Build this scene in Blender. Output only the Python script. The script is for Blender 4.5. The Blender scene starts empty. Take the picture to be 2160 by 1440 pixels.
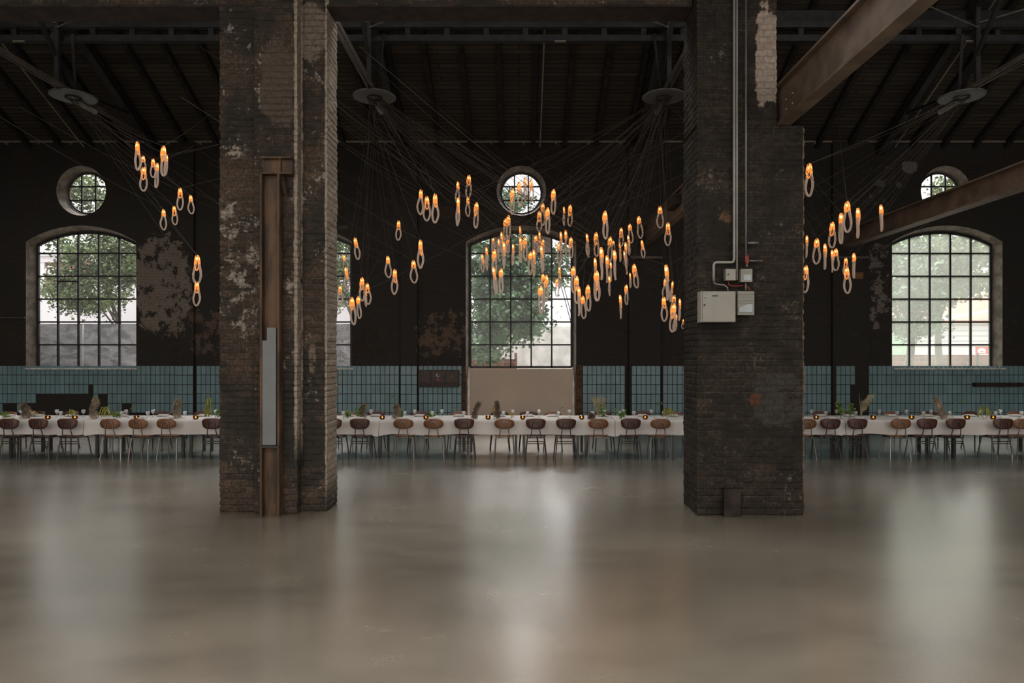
import bpy, math, random
import numpy as np
from mathutils import Vector, Matrix, noise, geometry

# ------------------------------------------------------------------ camera, world, light, exposure
SC = bpy.context.scene
COL = SC.collection
F = 1440.0            # focal length in pixels of the 2160 px wide frame
VX, VY = 1095.0, 750.0  # principal vanishing point (view axis) in pixels
H = 2.0               # eye height

cam_d = bpy.data.cameras.new('camera')
cam_d.sensor_width = 36.0
cam_d.lens = 24.0
cam_d.shift_x = -(VX - 1080.0) / 2160.0
cam_d.shift_y = (VY - 720.0) / 2160.0
cam_d.clip_end = 300
cam = bpy.data.objects.new('camera', cam_d)
cam.location = (0, 0, H)
cam.rotation_euler = (math.pi / 2, 0, 0)
COL.objects.link(cam)
SC.camera = cam

SC.view_settings.view_transform = 'Standard'
SC.view_settings.look = 'None'
SC.view_settings.gamma = 1.0
SC.view_settings.use_curve_mapping = False
SC.view_settings.exposure = 0.0
SC.cycles.use_denoising = True
SC.cycles.caustics_reflective = False
SC.cycles.caustics_refractive = False
SC.cycles.max_bounces = 8
SC.cycles.transparent_max_bounces = 16
SC.cycles.sample_clamp_indirect = 6.0

world = bpy.data.worlds.new('overcast_sky')
SC.world = world
world.use_nodes = True
wn = world.node_tree
wn.nodes.clear()
w_out = wn.nodes.new('ShaderNodeOutputWorld')
w_bg = wn.nodes.new('ShaderNodeBackground')
w_tc = wn.nodes.new('ShaderNodeTexCoord')
w_sep = wn.nodes.new('ShaderNodeSeparateXYZ')
w_ramp = wn.nodes.new('ShaderNodeValToRGB')
w_ramp.color_ramp.elements[0].position = 0.0
w_ramp.color_ramp.elements[0].color = (0.70, 0.675, 0.69, 1)
w_ramp.color_ramp.elements[1].position = 1.0
w_ramp.color_ramp.elements[1].color = (2.3, 2.35, 2.5, 1)
e = w_ramp.color_ramp.elements.new(0.3)
e.color = (0.85, 0.825, 0.84, 1)
w_bg.inputs['Strength'].default_value = 2.0
wn.links.new(w_tc.outputs['Generated'], w_sep.inputs[0])
wn.links.new(w_sep.outputs['Z'], w_ramp.inputs[0])
wn.links.new(w_ramp.outputs[0], w_bg.inputs['Color'])
wn.links.new(w_bg.outputs[0], w_out.inputs[0])


def area(name, loc, rot, sx, sy, power, color=(1, 1, 1), portal=False):
    d = bpy.data.lights.new(name, 'AREA')
    d.shape = 'RECTANGLE'
    d.size, d.size_y = sx, sy
    d.energy = power
    d.color = color
    if portal:
        d.cycles.is_portal = True
    o = bpy.data.objects.new(name, d)
    o.location = loc
    o.rotation_euler = rot
    COL.objects.link(o)
    return o


REAR = 300.0
# daylight through the three tall windows behind the camera
for wx in (-9.0, 0.0, 9.0):
    area('rear_window_daylight', (wx, -8.7, 4.4), (math.pi / 2, 0, 0), 7.4, 5.4, REAR, (1.0, 0.93, 0.84))
# fill lamps added under the closed ceiling, standing in for overhead daylight
for wx in (-9.5, -3.2, 3.2, 9.5):
    area('overhead_fill', (wx, -1.2, 7.5), (0, 0, 0), 2.4, 3.6, 300.0, (1.0, 0.95, 0.88))
# fill lamp added by the ridge, out of view, to brighten tables and far wall
area('ridge_fill', (0, 10.7, 11.05), (0, 0, 0), 27.0, 1.3, 300.0, (1.0, 0.97, 0.93))
# soft sun behind thin cloud, high behind the far wall
sun_d = bpy.data.lights.new('veiled_sun', 'SUN')
sun_d.energy = 11.0
sun_d.angle = math.radians(50)
sun_d.color = (1.0, 0.96, 0.93)
sun = bpy.data.objects.new('veiled_sun', sun_d)
sun.rotation_euler = (math.radians(-40), 0, 0)
COL.objects.link(sun)
# portals in the far windows (guide the sky's light, give none of their own)
for wx in (-11.55, -5.86, 0.05, 11.29):
    area('window_portal', (wx, 18.5, 3.5), (math.pi / 2, 0, math.pi), 2.8, 3.7, 1, portal=True)
area('skylight_portal', (-3.6, 12.2, 10.6), (math.atan(0.5), 0, 0), 5.0, 1.6, 1, portal=True)

R = random.Random(7)


# ------------------------------------------------------------------ helpers
def P(px, py, Y):
    """the point at depth Y seen at pixel px, py"""
    return Vector(((px - VX) / F * Y, Y, H - (py - VY) / F * Y))


def PX(px, Y):
    return (px - VX) / F * Y


def PZ(py, Y):
    return H - (py - VY) / F * Y


class MB:
    def __init__(self):
        self.v, self.f, self.m = [], [], []

    def add(self, vs, fs, mi=0):
        b = len(self.v)
        self.v.extend(Vector(p) for p in vs)
        for q in fs:
            self.f.append([b + i for i in q])
            self.m.append(mi)

    def box(self, x0, x1, y0, y1, z0, z1, mi=0):
        vs = [(x, y, z) for z in (z0, z1) for y in (y0, y1) for x in (x0, x1)]
        self.add(vs, [(0, 2, 3, 1), (4, 5, 7, 6), (0, 1, 5, 4), (1, 3, 7, 5), (3, 2, 6, 7), (2, 0, 4, 6)], mi)

    def bar(self, a, b, w, h, up=(0, 0, 1), mi=0):
        a, b = Vector(a), Vector(b)
        d = (b - a).normalized()
        u = Vector(up)
        s = d.cross(u)
        if s.length < 1e-4:
            s = d.cross(Vector((1, 0, 0)))
        s.normalize()
        u = s.cross(d).normalized()
        vs = []
        for p in (a, b):
            for i, j in ((-1, -1), (1, -1), (1, 1), (-1, 1)):
                vs.append(p + s * (i * w / 2) + u * (j * h / 2))
        self.add(vs, [(0, 3, 2, 1), (4, 5, 6, 7), (0, 1, 5, 4), (1, 2, 6, 5), (2, 3, 7, 6), (3, 0, 4, 7)], mi)

    def tube(self, pts, r, n=8, closed=False, caps=True, mi=0):
        pts = [Vector(p) for p in pts]
        k = len(pts)
        rr = r if hasattr(r, '__len__') else [r] * k
        tang = []
        for i in range(k):
            if closed:
                t = pts[(i + 1) % k] - pts[i - 1]
            else:
                t = pts[min(i + 1, k - 1)] - pts[max(i - 1, 0)]
            tang.append(t.normalized())
        ref = Vector((0, 1, 0)) if abs(tang[0].y) < 0.9 else Vector((1, 0, 0))
        u = tang[0].cross(ref).normalized()
        vs = []
        for i in range(k):
            t = tang[i]
            u = (u - t * u.dot(t))
            u = u.normalized() if u.length > 1e-6 else t.orthogonal().normalized()
            w = t.cross(u)
            for j in range(n):
                a = 2 * math.pi * j / n
                vs.append(pts[i] + (u * math.cos(a) + w * math.sin(a)) * rr[i])
        fs = []
        for i in range(k if closed else k - 1):
            i2 = (i + 1) % k
            for j in range(n):
                j2 = (j + 1) % n
                fs.append((i * n + j, i * n + j2, i2 * n + j2, i2 * n + j))
        if caps and not closed:
            fs.append(tuple(range(n))[::-1])
            fs.append(tuple((k - 1) * n + j for j in range(n)))
        self.add(vs, fs, mi)

    def lathe(self, prof, n=16, c=(0, 0, 0), mi=0):
        """prof: (radius, z) pairs turned about the z axis through c"""
        c = Vector(c)
        vs, fs = [], []
        for r, z in prof:
            for j in range(n):
                a = 2 * math.pi * j / n
                vs.append(c + Vector((r * math.cos(a), r * math.sin(a), z)))
        for i in range(len(prof) - 1):
            for j in range(n):
                j2 = (j + 1) % n
                fs.append((i * n + j, i * n + j2, (i + 1) * n + j2, (i + 1) * n + j))
        if prof[0][0] > 1e-4:
            fs.append(tuple(range(n))[::-1])
        if prof[-1][0] > 1e-4:
            fs.append(tuple((len(prof) - 1) * n + j for j in range(n)))
        self.add(vs, fs, mi)

    def prism(self, loop, d, mi=0):
        """loop of 3d points pushed along d"""
        loop = [Vector(p) for p in loop]
        d = Vector(d)
        n = len(loop)
        vs = loop + [p + d for p in loop]
        fs = [tuple(range(n))[::-1], tuple(range(n, 2 * n))]
        fs += [(i, (i + 1) % n, n + (i + 1) % n, n + i) for i in range(n)]
        self.add(vs, fs, mi)

    def build(self, name, mat, parent=None, smooth=False):
        me = bpy.data.meshes.new(name)
        me.from_pydata([tuple(p) for p in self.v], [], self.f)
        mats = mat if isinstance(mat, (list, tuple)) else [mat]
        for m in mats:
            me.materials.append(m)
        if len(mats) > 1:
            me.polygons.foreach_set('material_index', self.m)
        if smooth:
            me.polygons.foreach_set('use_smooth', [True] * len(me.polygons))
        me.update()
        o = bpy.data.objects.new(name, me)
        COL.objects.link(o)
        if parent is not None:
            o.parent = parent
        return o


def tag(o, label=None, cat=None, group=None, kind=None):
    if label:
        o['label'] = label
    if cat:
        o['category'] = cat
    if group:
        o['group'] = group
    if kind:
        o['kind'] = kind
    return o


def empty(name, loc=(0, 0, 0), rz=0.0):
    o = bpy.data.objects.new(name, None)
    o.empty_display_size = 0.1
    o.location = loc
    o.rotation_euler = (0, 0, rz)
    COL.objects.link(o)
    return o


def copy_tree(o, parent=None):
    c = o.copy()
    COL.objects.link(c)
    if parent is not None:
        c.parent = parent
    for ch in list(o.children):
        copy_tree(ch, c)
    return c


ORD = ['first', 'second', 'third', 'fourth', 'fifth', 'sixth', 'seventh', 'eighth', 'ninth', 'tenth', 'eleventh',
       'twelfth', 'thirteenth', 'fourteenth', 'fifteenth', 'sixteenth', 'seventeenth', 'eighteenth', 'nineteenth', 'twentieth'] + ['twenty-' + w for w in ('first', 'second', 'third', 'fourth', 'fifth', 'sixth', 'seventh', 'eighth', 'ninth')]


def bay(px):
    return 0 if px < 560 else (1 if px < 1560 else 2)


BAYS = ['in the left bay', 'in the middle bay', 'in the right bay']


def ranks(pxs):
    """for each px its (ordinal from the left within its bay, bay phrase)"""
    out = {}
    for b in range(3):
        s = sorted(i for i in range(len(pxs)) if bay(pxs[i]) == b)
        s.sort(key=lambda i: pxs[i])
        for k, i in enumerate(s):
            out[i] = (ORD[k], BAYS[b])
    return out


# ------------------------------------------------------------------ materials
def mat_new(name):
    m = bpy.data.materials.new(name)
    m.use_nodes = True
    m.node_tree.nodes.clear()
    return m, m.node_tree


class NT:
    def __init__(self, nt):
        self.nt = nt

    def n(self, kind, sets=None, **ins):
        nd = self.nt.nodes.new('ShaderNode' + kind)
        for k, v in (sets or {}).items():
            setattr(nd, k, v)
        for k, v in ins.items():
            k = k.replace('_', ' ')
            s = nd.inputs[int(k[1:])] if k[0] == 'i' and k[1:].isdigit() else nd.inputs[k]
            self.put(s, v)
        return nd

    def put(self, s, v):
        if isinstance(v, bpy.types.NodeSocket):
            self.nt.links.new(v, s)
        elif isinstance(v, (tuple, list)) and s.type == 'RGBA' and len(v) == 3:
            s.default_value = (*v, 1)
        else:
            s.default_value = v

    def math(self, op, a, b=0.0, c=None, clamp=False):
        nd = self.nt.nodes.new('ShaderNodeMath')
        nd.operation = op
        nd.use_clamp = clamp
        self.put(nd.inputs[0], a)
        self.put(nd.inputs[1], b)
        if c is not None:
            self.put(nd.inputs[2], c)
        return nd.outputs[0]

    def mix(self, fac, a, b, blend='MIX'):
        nd = self.nt.nodes.new('ShaderNodeMix')
        nd.data_type = 'RGBA'
        nd.blend_type = blend
        self.put(nd.inputs[0], fac)
        self.put(nd.inputs[6], a)
        self.put(nd.inputs[7], b)
        return nd.outputs[2]

    def step(self, v, lo, hi, a=0.0, b=1.0):
        nd = self.nt.nodes.new('ShaderNodeMapRange')
        nd.interpolation_type = 'SMOOTHSTEP'
        self.put(nd.inputs[0], v)
        for i, x in enumerate((lo, hi, a, b)):
            self.put(nd.inputs[1 + i], x)
        return nd.outputs[0]

    def noise(self, vec, scale, detail=4.0, rough=0.55, dist=0.0):
        nd = self.n('TexNoise', Vector=vec, Scale=scale, Detail=detail, Roughness=rough, Distortion=dist)
        return nd.outputs['Fac']

    def pos(self):
        return self.n('NewGeometry').outputs['Position']

    def obj(self):
        return self.n('TexCoord').outputs['Object']

    def scale(self, vec, s):
        nd = self.n('Mapping')
        self.put(nd.inputs[0], vec)
        nd.inputs['Scale'].default_value = s
        return nd.outputs[0]

    def out(self, sh):
        o = self.nt.nodes.new('ShaderNodeOutputMaterial')
        self.nt.links.new(sh, o.inputs[0])

    def bsdf(self, color, rough=0.6, metal=0.0, spec=0.5, normal=None, **kw):
        nd = self.n('BsdfPrincipled')
        self.put(nd.inputs['Base Color'], color)
        self.put(nd.inputs['Roughness'], rough)
        self.put(nd.inputs['Metallic'], metal)
        self.put(nd.inputs['Specular IOR Level'], spec)
        if normal is not None:
            self.put(nd.inputs['Normal'], normal)
        for k, v in kw.items():
            self.put(nd.inputs[k.replace('_', ' ')], v)
        return nd.outputs[0]

    def bump(self, h, dist=0.01, strength=1.0):
        return self.n('Bump', Height=h, Distance=dist, Strength=strength).outputs[0]


def plain(name, color, rough=0.6, metal=0.0, var=0.25, nscale=6.0, spec=0.4, bump=0.0, **kw):
    """a surface of one colour with a little procedural variation"""
    m, nt = mat_new(name)
    t = NT(nt)
    f = t.noise(t.obj(), nscale, 5.0)
    lo = tuple(c * (1 - var) for c in color)
    hi = tuple(min(1, c * (1 + var)) for c in color)
    c = t.mix(t.step(f, 0.3, 0.7), lo, hi)
    nor = t.bump(f, 0.004, bump) if bump else None
    t.out(t.bsdf(c, rough, metal, spec, nor, **kw))
    return m


def emit(name, color, strength):
    m, nt = mat_new(name)
    t = NT(nt)
    t.out(t.n('Emission', Color=color, Strength=strength).outputs[0])
    return m


BW, BH = 0.25, 0.081   # brick and course of the pillars


def brick_mat(name, c1, c2, mortar, soot, soot_lo, soot_hi, patches=(), bw=BW, bh=BH, white=0.0, wcol=(0.3, 0.26, 0.21), bump=0.6, strips=()):
    """brickwork under soot. patches: (x, z, rx, rz, colour, cover) areas of plaster or clean brick in world metres"""
    m, nt = mat_new(name)
    t = NT(nt)
    p = t.pos()
    s = t.n('SeparateXYZ', Vector=p)
    x, y, z = s.outputs
    u = t.math('ADD', x, y)
    vec = t.n('CombineXYZ', X=u, Y=z).outputs[0]
    wob = t.n('CombineXYZ', X=t.math('MULTIPLY', t.math('SUBTRACT', t.noise(p, 9.0, 2.0), 0.5), 0.03), Y=t.math('MULTIPLY', t.math('SUBTRACT', t.noise(p, 6.0, 2.0), 0.5), 0.03)).outputs[0]
    vw = t.n('VectorMath', {'operation': 'ADD'}, i0=vec, i1=wob).outputs[0]
    br = t.n('TexBrick', {'offset': 0.5, 'offset_frequency': 2}, Vector=vw, Color1=c1, Color2=c2, Mortar=mortar, Scale=1.0,
             Mortar_Size=0.008, Mortar_Smooth=0.4, Bias=0.0, Brick_Width=bw, Row_Height=bh)
    col = br.outputs['Color']
    fine = t.noise(p, 26.0, 6.0, 0.65)
    big = t.noise(p, 1.1, 6.0, 0.62)
    mid = t.noise(p, 4.5, 6.0, 0.65)
    col = t.mix(t.step(fine, 0.35, 0.7), t.mix(0.55, col, (0.0, 0.0, 0.0)), col)
    # soot
    sm = t.step(t.math('ADD', t.math('MULTIPLY', big, 0.6), t.math('MULTIPLY', mid, 0.4)), soot_lo, soot_hi)
    col = t.mix(sm, col, soot)
    if white:
        wm = t.step(t.math('ADD', t.math('MULTIPLY', t.noise(p, 2.3, 3.0), 0.45), t.math('MULTIPLY', t.noise(p, 16.0, 7.0, 0.75), 0.55)), 0.60 - white, 0.66 - white)
        col = t.mix(wm, col, wcol)
    for (qx, qz, rx, rz, pc, cover) in patches:
        dx = t.math('DIVIDE', t.math('SUBTRACT', x, qx), rx)
        dz = t.math('DIVIDE', t.math('SUBTRACT', z, qz), rz)
        d = t.math('SQRT', t.math('ADD', t.math('POWER', t.math('ABSOLUTE', dx), 3.0), t.math('POWER', t.math('ABSOLUTE', dz), 3.0)))
        d = t.math('ADD', d, t.math('MULTIPLY', t.math('SUBTRACT', t.noise(p, 3.2, 7.0, 0.7), 0.5), 2.2))
        mk = t.step(d, 1.0, 0.86)
        mk = t.math('MULTIPLY', mk, t.step(t.noise(p, 3.6, 10.0, 0.74), 0.70 - cover * 0.42, 0.75 - cover * 0.42))
        tex = t.mix(t.step(fine, 0.3, 0.75), tuple(c * 0.6 for c in pc), pc)
        tex = t.mix(t.math('MULTIPLY', br.outputs['Fac'], 0.35), tex, tuple(c * 0.35 for c in pc))
        col = t.mix(mk, col, tex)
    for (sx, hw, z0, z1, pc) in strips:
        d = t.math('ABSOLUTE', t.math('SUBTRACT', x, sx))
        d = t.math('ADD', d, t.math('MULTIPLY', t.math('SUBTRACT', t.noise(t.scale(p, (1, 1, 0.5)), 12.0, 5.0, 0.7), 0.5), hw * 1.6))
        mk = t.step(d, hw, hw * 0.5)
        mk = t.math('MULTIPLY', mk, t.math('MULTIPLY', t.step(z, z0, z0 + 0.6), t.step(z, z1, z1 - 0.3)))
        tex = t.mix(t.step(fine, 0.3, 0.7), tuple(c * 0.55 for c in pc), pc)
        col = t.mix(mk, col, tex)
    hgt = t.math('ADD', t.math('MULTIPLY', t.math('SUBTRACT', 1.0, br.outputs['Fac']), 0.6), t.math('MULTIPLY', fine, 0.7))
    t.out(t.bsdf(col, 0.85, 0.0, 0.15, t.bump(hgt, 0.012, bump)))
    return m


M = {}
SOOT = (0.018, 0.016, 0.014)
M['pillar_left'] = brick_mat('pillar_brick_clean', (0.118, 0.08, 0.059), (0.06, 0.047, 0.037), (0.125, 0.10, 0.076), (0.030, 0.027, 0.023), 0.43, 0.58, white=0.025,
                             patches=[(-3.55, 3.2, 0.36, 0.95, (0.33, 0.29, 0.24), 0.42), (-3.62, 6.25, 0.22, 0.5, (0.26, 0.23, 0.2), 0.25),
                                      (-3.05, 5.45, 0.22, 0.55, (0.11, 0.085, 0.068), 0.9), (-2.65, 6.2, 0.2, 0.4, (0.2, 0.16, 0.13), 0.7), (-2.66, 1.95, 0.05, 0.2, (0.2, 0.16, 0.12), 0.6)],
                             strips=[(-2.815, 0.035, 0.6, 9.0, (0.36, 0.30, 0.24)), (-2.47, 0.035, 0.0, 9.0, (0.36, 0.30, 0.24))])  # first strip: pale plaster edge, the corner's light painted into its colour
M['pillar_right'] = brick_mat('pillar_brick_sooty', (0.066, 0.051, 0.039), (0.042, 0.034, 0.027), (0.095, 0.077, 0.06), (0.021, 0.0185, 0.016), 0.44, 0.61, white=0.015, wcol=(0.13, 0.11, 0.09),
                              patches=[(3.13, 5.75, 0.17, 0.62, (0.42, 0.34, 0.28), 1.0), (3.2, 2.6, 0.35, 0.7, (0.12, 0.10, 0.085), 0.25), (3.25, 1.5, 0.3, 0.35, (0.062, 0.056, 0.05), 0.7),
                                       (2.75, 4.0, 0.3, 0.4, (0.17, 0.10, 0.06), 0.25), (2.95, 1.45, 0.07, 0.07, (0.12, 0.055, 0.035), 0.8)],
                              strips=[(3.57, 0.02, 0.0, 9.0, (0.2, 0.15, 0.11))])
M['wall_far'] = brick_mat('wall_charred_brick', (0.06, 0.044, 0.034), (0.04, 0.033, 0.027), (0.06, 0.05, 0.04), (0.031, 0.0285, 0.0255), 0.38, 0.54, bw=0.25, bh=0.077, white=-0.04, wcol=(0.09, 0.07, 0.055), bump=0.5,
                          patches=[(PX(345, 18), PZ(600, 18), 0.75, 1.35, (0.23, 0.19, 0.155), 0.62), (PX(440, 18), PZ(700, 18), 0.6, 0.6, (0.13, 0.09, 0.07), 0.5),
                                   (PX(930, 18), PZ(705, 18), 0.7, 0.62, (0.14, 0.10, 0.072), 0.5), (PX(940, 18), PZ(447, 18), 0.2, 0.16, (0.07, 0.052, 0.04), 1.0),
                                   (PX(770, 18), PZ(720, 18), 0.7, 0.4, (0.045, 0.03, 0.022), 0.5), (PX(1800, 18), PZ(690, 18), 0.9, 0.7, (0.07, 0.055, 0.045), 0.3),
                                   (PX(1855, 18), PZ(600, 18), 0.28, 1.1, (0.2, 0.175, 0.155), 0.5), (PX(1855, 18), PZ(390, 18), 0.6, 0.5, (0.14, 0.125, 0.115), 0.4),
                                   (PX(1920, 18), PZ(352, 18), 0.2, 0.16, (0.22, 0.2, 0.19), 0.9), (PX(2140, 18), PZ(670, 18), 0.6, 0.6, (0.06, 0.05, 0.042), 0.3),
                                   (PX(20, 18), PZ(720, 18), 0.6, 0.6, (0.05, 0.042, 0.03), 0.5), (PX(1420, 18), PZ(735, 18), 0.4, 0.4, (0.08, 0.062, 0.05), 0.3)])
M['reveal'] = plain('reveal_plaster', (0.15, 0.125, 0.10), 0.85, var=0.4, nscale=5, bump=0.6)
M['jamb'] = brick_mat('jamb_brick', (0.16, 0.085, 0.05), (0.09, 0.055, 0.035), (0.12, 0.09, 0.07), (0.03, 0.025, 0.02), 0.5, 0.62, bw=0.25, bh=0.077)


def tile_mat():
    m, nt = mat_new('glazed_tile')
    t = NT(nt)
    p = t.pos()
    big = t.noise(p, 0.7, 4.0)
    vor = t.n('TexWhiteNoise', {'noise_dimensions': '3D'}, Vector=t.n('VectorMath', {'operation': 'SNAP'}, i0=p, i1=(0.125, 5.0, 0.255)).outputs[0]).outputs['Value']
    c = t.mix(vor, (0.155, 0.25, 0.275), (0.205, 0.325, 0.355))
    c = t.mix(t.step(big, 0.35, 0.65), t.mix(0.35, c, (0.14, 0.19, 0.18)), c)
    dirt = t.step(t.noise(p, 6.0, 7.0, 0.7), 0.62, 0.72)
    c = t.mix(t.math('MULTIPLY', dirt, 0.6), c, (0.05, 0.045, 0.04))
    t.out(t.bsdf(c, t.step(big, 0.3, 0.7, 0.28, 0.5), 0.0, 0.4))
    return m


M['tile'] = tile_mat()
M['grout'] = plain('tile_bed', (0.025, 0.02, 0.017), 0.9, var=0.5)


def floor_mat():
    m, nt = mat_new('polished_concrete')
    t = NT(nt)
    p = t.pos()
    s = t.n('SeparateXYZ', Vector=p)
    x, y, z = s.outputs
    a = t.noise(t.scale(p, (0.35, 0.8, 1)), 1.0, 6.0, 0.6, 0.3)
    b = t.noise(t.scale(p, (0.9, 1.7, 1)), 1.6, 8.0, 0.68, 0.3)
    g = t.noise(p, 60.0, 3.0, 0.6)
    c = t.mix(t.step(a, 0.3, 0.7), (0.16, 0.137, 0.098), (0.26, 0.225, 0.167))
    c = t.mix(t.step(b, 0.35, 0.8, 0.0, 0.6), c, (0.30, 0.258, 0.195))
    c = t.mix(t.math('MULTIPLY', t.step(g, 0.4, 0.75), 0.25), c, (0.15, 0.13, 0.105))
    # sawn joints
    ja = t.math('ABSOLUTE', t.math('SUBTRACT', t.math('ABSOLUTE', x), 3.0))
    jm = t.math('MULTIPLY', t.step(ja, 0.012, 0.004), t.step(y, 9.2, 9.6))
    c = t.mix(jm, c, (0.04, 0.035, 0.03))
    r = t.math('ADD', t.step(b, 0.2, 0.85, 0.23, 0.28), t.math('MULTIPLY', t.math('SUBTRACT', a, 0.5), 0.08))
    h = t.math('ADD', t.math('MULTIPLY', t.noise(p, 0.5, 2.0), 0.5), t.math('MULTIPLY', g, 0.05))
    t.out(t.bsdf(c, r, 0.0, 1.0, t.bump(h, 0.008, 0.012), Coat_Weight=1.0, Coat_Roughness=0.255, Coat_IOR=2.8))
    return m


M['floor'] = floor_mat()


def board_mat():
    m, nt = mat_new('dark_boarding')
    t = NT(nt)
    p = t.pos()
    s = t.n('SeparateXYZ', Vector=p)
    v = t.n('CombineXYZ', X=s.outputs[0], Y=t.math('MULTIPLY', s.outputs[1], 1.118)).outputs[0]
    br = t.n('TexBrick', {'offset': 0.37, 'offset_frequency': 3}, Vector=v, Color1=(0.07, 0.055, 0.044), Color2=(0.047, 0.039, 0.033), Mortar=(0.014, 0.012, 0.01),
             Scale=1.0, Mortar_Size=0.012, Mortar_Smooth=0.2, Bias=0.0, Brick_Width=5.0, Row_Height=0.125)
    n = t.noise(t.scale(p, (0.4, 6, 6)), 2.0, 5.0)
    c = t.mix(t.step(n, 0.3, 0.7), t.mix(0.5, br.outputs[0], (0.02, 0.017, 0.014)), br.outputs[0])
    t.out(t.bsdf(c, 0.8, 0.0, 0.15))
    return m


M['boards'] = board_mat()
M['dark_wood'] = plain('smoked_timber', (0.022, 0.02, 0.018), 0.8, var=0.3, spec=0.15)
M['truss'] = plain('dark_steel', (0.022, 0.02, 0.019), 0.6, var=0.3, spec=0.3)
M['tie'] = plain('grey_brown_steel', (0.085, 0.07, 0.058), 0.55, var=0.3, spec=0.4)
M['purlin'] = plain('grey_steel', (0.017, 0.0165, 0.0165), 0.6, var=0.35, spec=0.3)
M['rust_beam'] = plain('brown_rusted_steel', (0.145, 0.102, 0.074), 0.6, var=0.3, nscale=3, spec=0.35, bump=0.15)
M['lintel'] = plain('black_brown_steel', (0.03, 0.022, 0.018), 0.7, var=0.4, spec=0.2)
M['conduit'] = plain('pale_conduit', (0.20, 0.17, 0.135), 0.5, var=0.15)
M['pipe_white'] = plain('white_pipe', (0.30, 0.29, 0.265), 0.45, var=0.1)
M['pipe_grey'] = plain('grey_pipe', (0.16, 0.17, 0.175), 0.4, metal=0.3, var=0.2)
M['box_white'] = plain('enclosure_paint', (0.29, 0.275, 0.235), 0.45, var=0.05)
M['box_shade'] = plain('grey_label', (0.36, 0.40, 0.41), 0.4, var=0.1)
M['black'] = plain('black_plastic', (0.02, 0.02, 0.02), 0.5, var=0.2)
M['red'] = plain('red_plastic', (0.35, 0.03, 0.02), 0.45, var=0.15)
M['frame'] = plain('window_steel', (0.02, 0.019, 0.018), 0.55, var=0.3)
M['sill'] = plain('sill_paint', (0.55, 0.54, 0.52), 0.7, var=0.25, nscale=8)
M['panel'] = plain('beige_board', (0.52, 0.42, 0.335), 0.6, var=0.06, nscale=1.0)
M['disc'] = plain('grey_disc', (0.12, 0.118, 0.115), 0.5, var=0.1)
M['chrome'] = plain('worn_chrome', (0.22, 0.205, 0.18), 0.38, metal=0.85, var=0.15)
M['dark_tube'] = plain('dark_tube', (0.065, 0.063, 0.06), 0.4, metal=0.3, var=0.2)
M['ply_tan'] = plain('tan_plywood', (0.20, 0.085, 0.04), 0.42, var=0.18, nscale=9)
M['ply_dark'] = plain('dark_red_plywood', (0.085, 0.034, 0.024), 0.42, var=0.2, nscale=9)
M['cloth'] = plain('white_linen', (0.60, 0.56, 0.52), 0.85, var=0.05, nscale=3, spec=0.1, bump=0.1)
M['china'] = plain('white_china', (0.72, 0.70, 0.67), 0.25, var=0.03)
M['napkin'] = plain('linen_napkin', (0.66, 0.63, 0.59), 0.9, var=0.06, spec=0.1)
M['fuzz'] = plain('dried_grass', (0.33, 0.265, 0.19), 0.9, var=0.4, spec=0.1)
M['fuzz_dark'] = plain('dark_seed_head', (0.23, 0.175, 0.13), 0.9, var=0.4, spec=0.1)
M['pampas'] = plain('pale_plume', (0.45, 0.39, 0.24), 0.9, var=0.3, spec=0.1)
M['leaf'] = plain('green_leaf', (0.13, 0.22, 0.05), 0.6, var=0.4, spec=0.3)
M['amaranth'] = plain('yellow_green_tassel', (0.27, 0.27, 0.07), 0.8, var=0.35, spec=0.1)
M['flower'] = plain('ochre_flower', (0.45, 0.25, 0.05), 0.7, var=0.3)
M['cord'] = plain('brown_cord', (0.06, 0.046, 0.036), 0.7, var=0.1)
M['white_pole'] = plain('white_paint', (0.75, 0.74, 0.72), 0.6, var=0.08)
M['steel_rust_channel'] = None


def thin_glass(name, tint, gloss_rough=0.03, haze=0.0, hazecol=(0.8, 0.8, 0.78), fres=1.22, haze_var=0.0):
    """a pane: mostly lets light through, mirrors a little at grazing angles, dusty where haze is set"""
    m, nt = mat_new(name)
    t = NT(nt)
    tr = t.n('BsdfTransparent', Color=tint).outputs[0]
    gl = t.n('BsdfGlossy', Color=(1, 1, 1), Roughness=gloss_rough).outputs[0]
    fr = t.n('Fresnel', IOR=fres).outputs[0]
    sh = t.n('MixShader', i0=fr, i1=tr, i2=gl).outputs[0]
    if haze:
        tl = t.n('BsdfTranslucent', Color=hazecol).outputs[0]
        df = t.n('BsdfDiffuse', Color=hazecol).outputs[0]
        hz = t.n('MixShader', i0=0.25, i1=tl, i2=df).outputs[0]
        f = haze
        if haze_var:
            nz = t.noise(t.scale(t.pos(), (1.5, 1.5, 0.4)), 1.5, 5.0)
            f = t.math('ADD', haze, t.math('MULTIPLY', t.math('SUBTRACT', nz, 0.5), haze_var), clamp=True)
        sh = t.n('MixShader', i0=f, i1=sh, i2=hz).outputs[0]
    t.out(sh)
    return m


M['glass'] = thin_glass('window_glass', (0.96, 0.97, 0.96), haze=0.015)
M['glass_dusty'] = thin_glass('dusty_window_glass', (0.90, 0.95, 0.89), haze=0.25, hazecol=(0.55, 0.58, 0.51), haze_var=0.2)


def film_mat():
    m, nt = mat_new('clouded_sheet')
    t = NT(nt)
    nz = t.noise(t.scale(t.pos(), (1.0, 1.0, 2.2)), 1.3, 5.0, 0.6, 1.5)
    c = t.mix(t.step(nz, 0.35, 0.7), (0.075, 0.073, 0.074), (0.17, 0.165, 0.168))
    t.out(t.n('MixShader', i0=0.4, i1=t.n('BsdfDiffuse', Color=c).outputs[0], i2=t.n('BsdfTranslucent', Color=c).outputs[0]).outputs[0])
    return m


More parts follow.
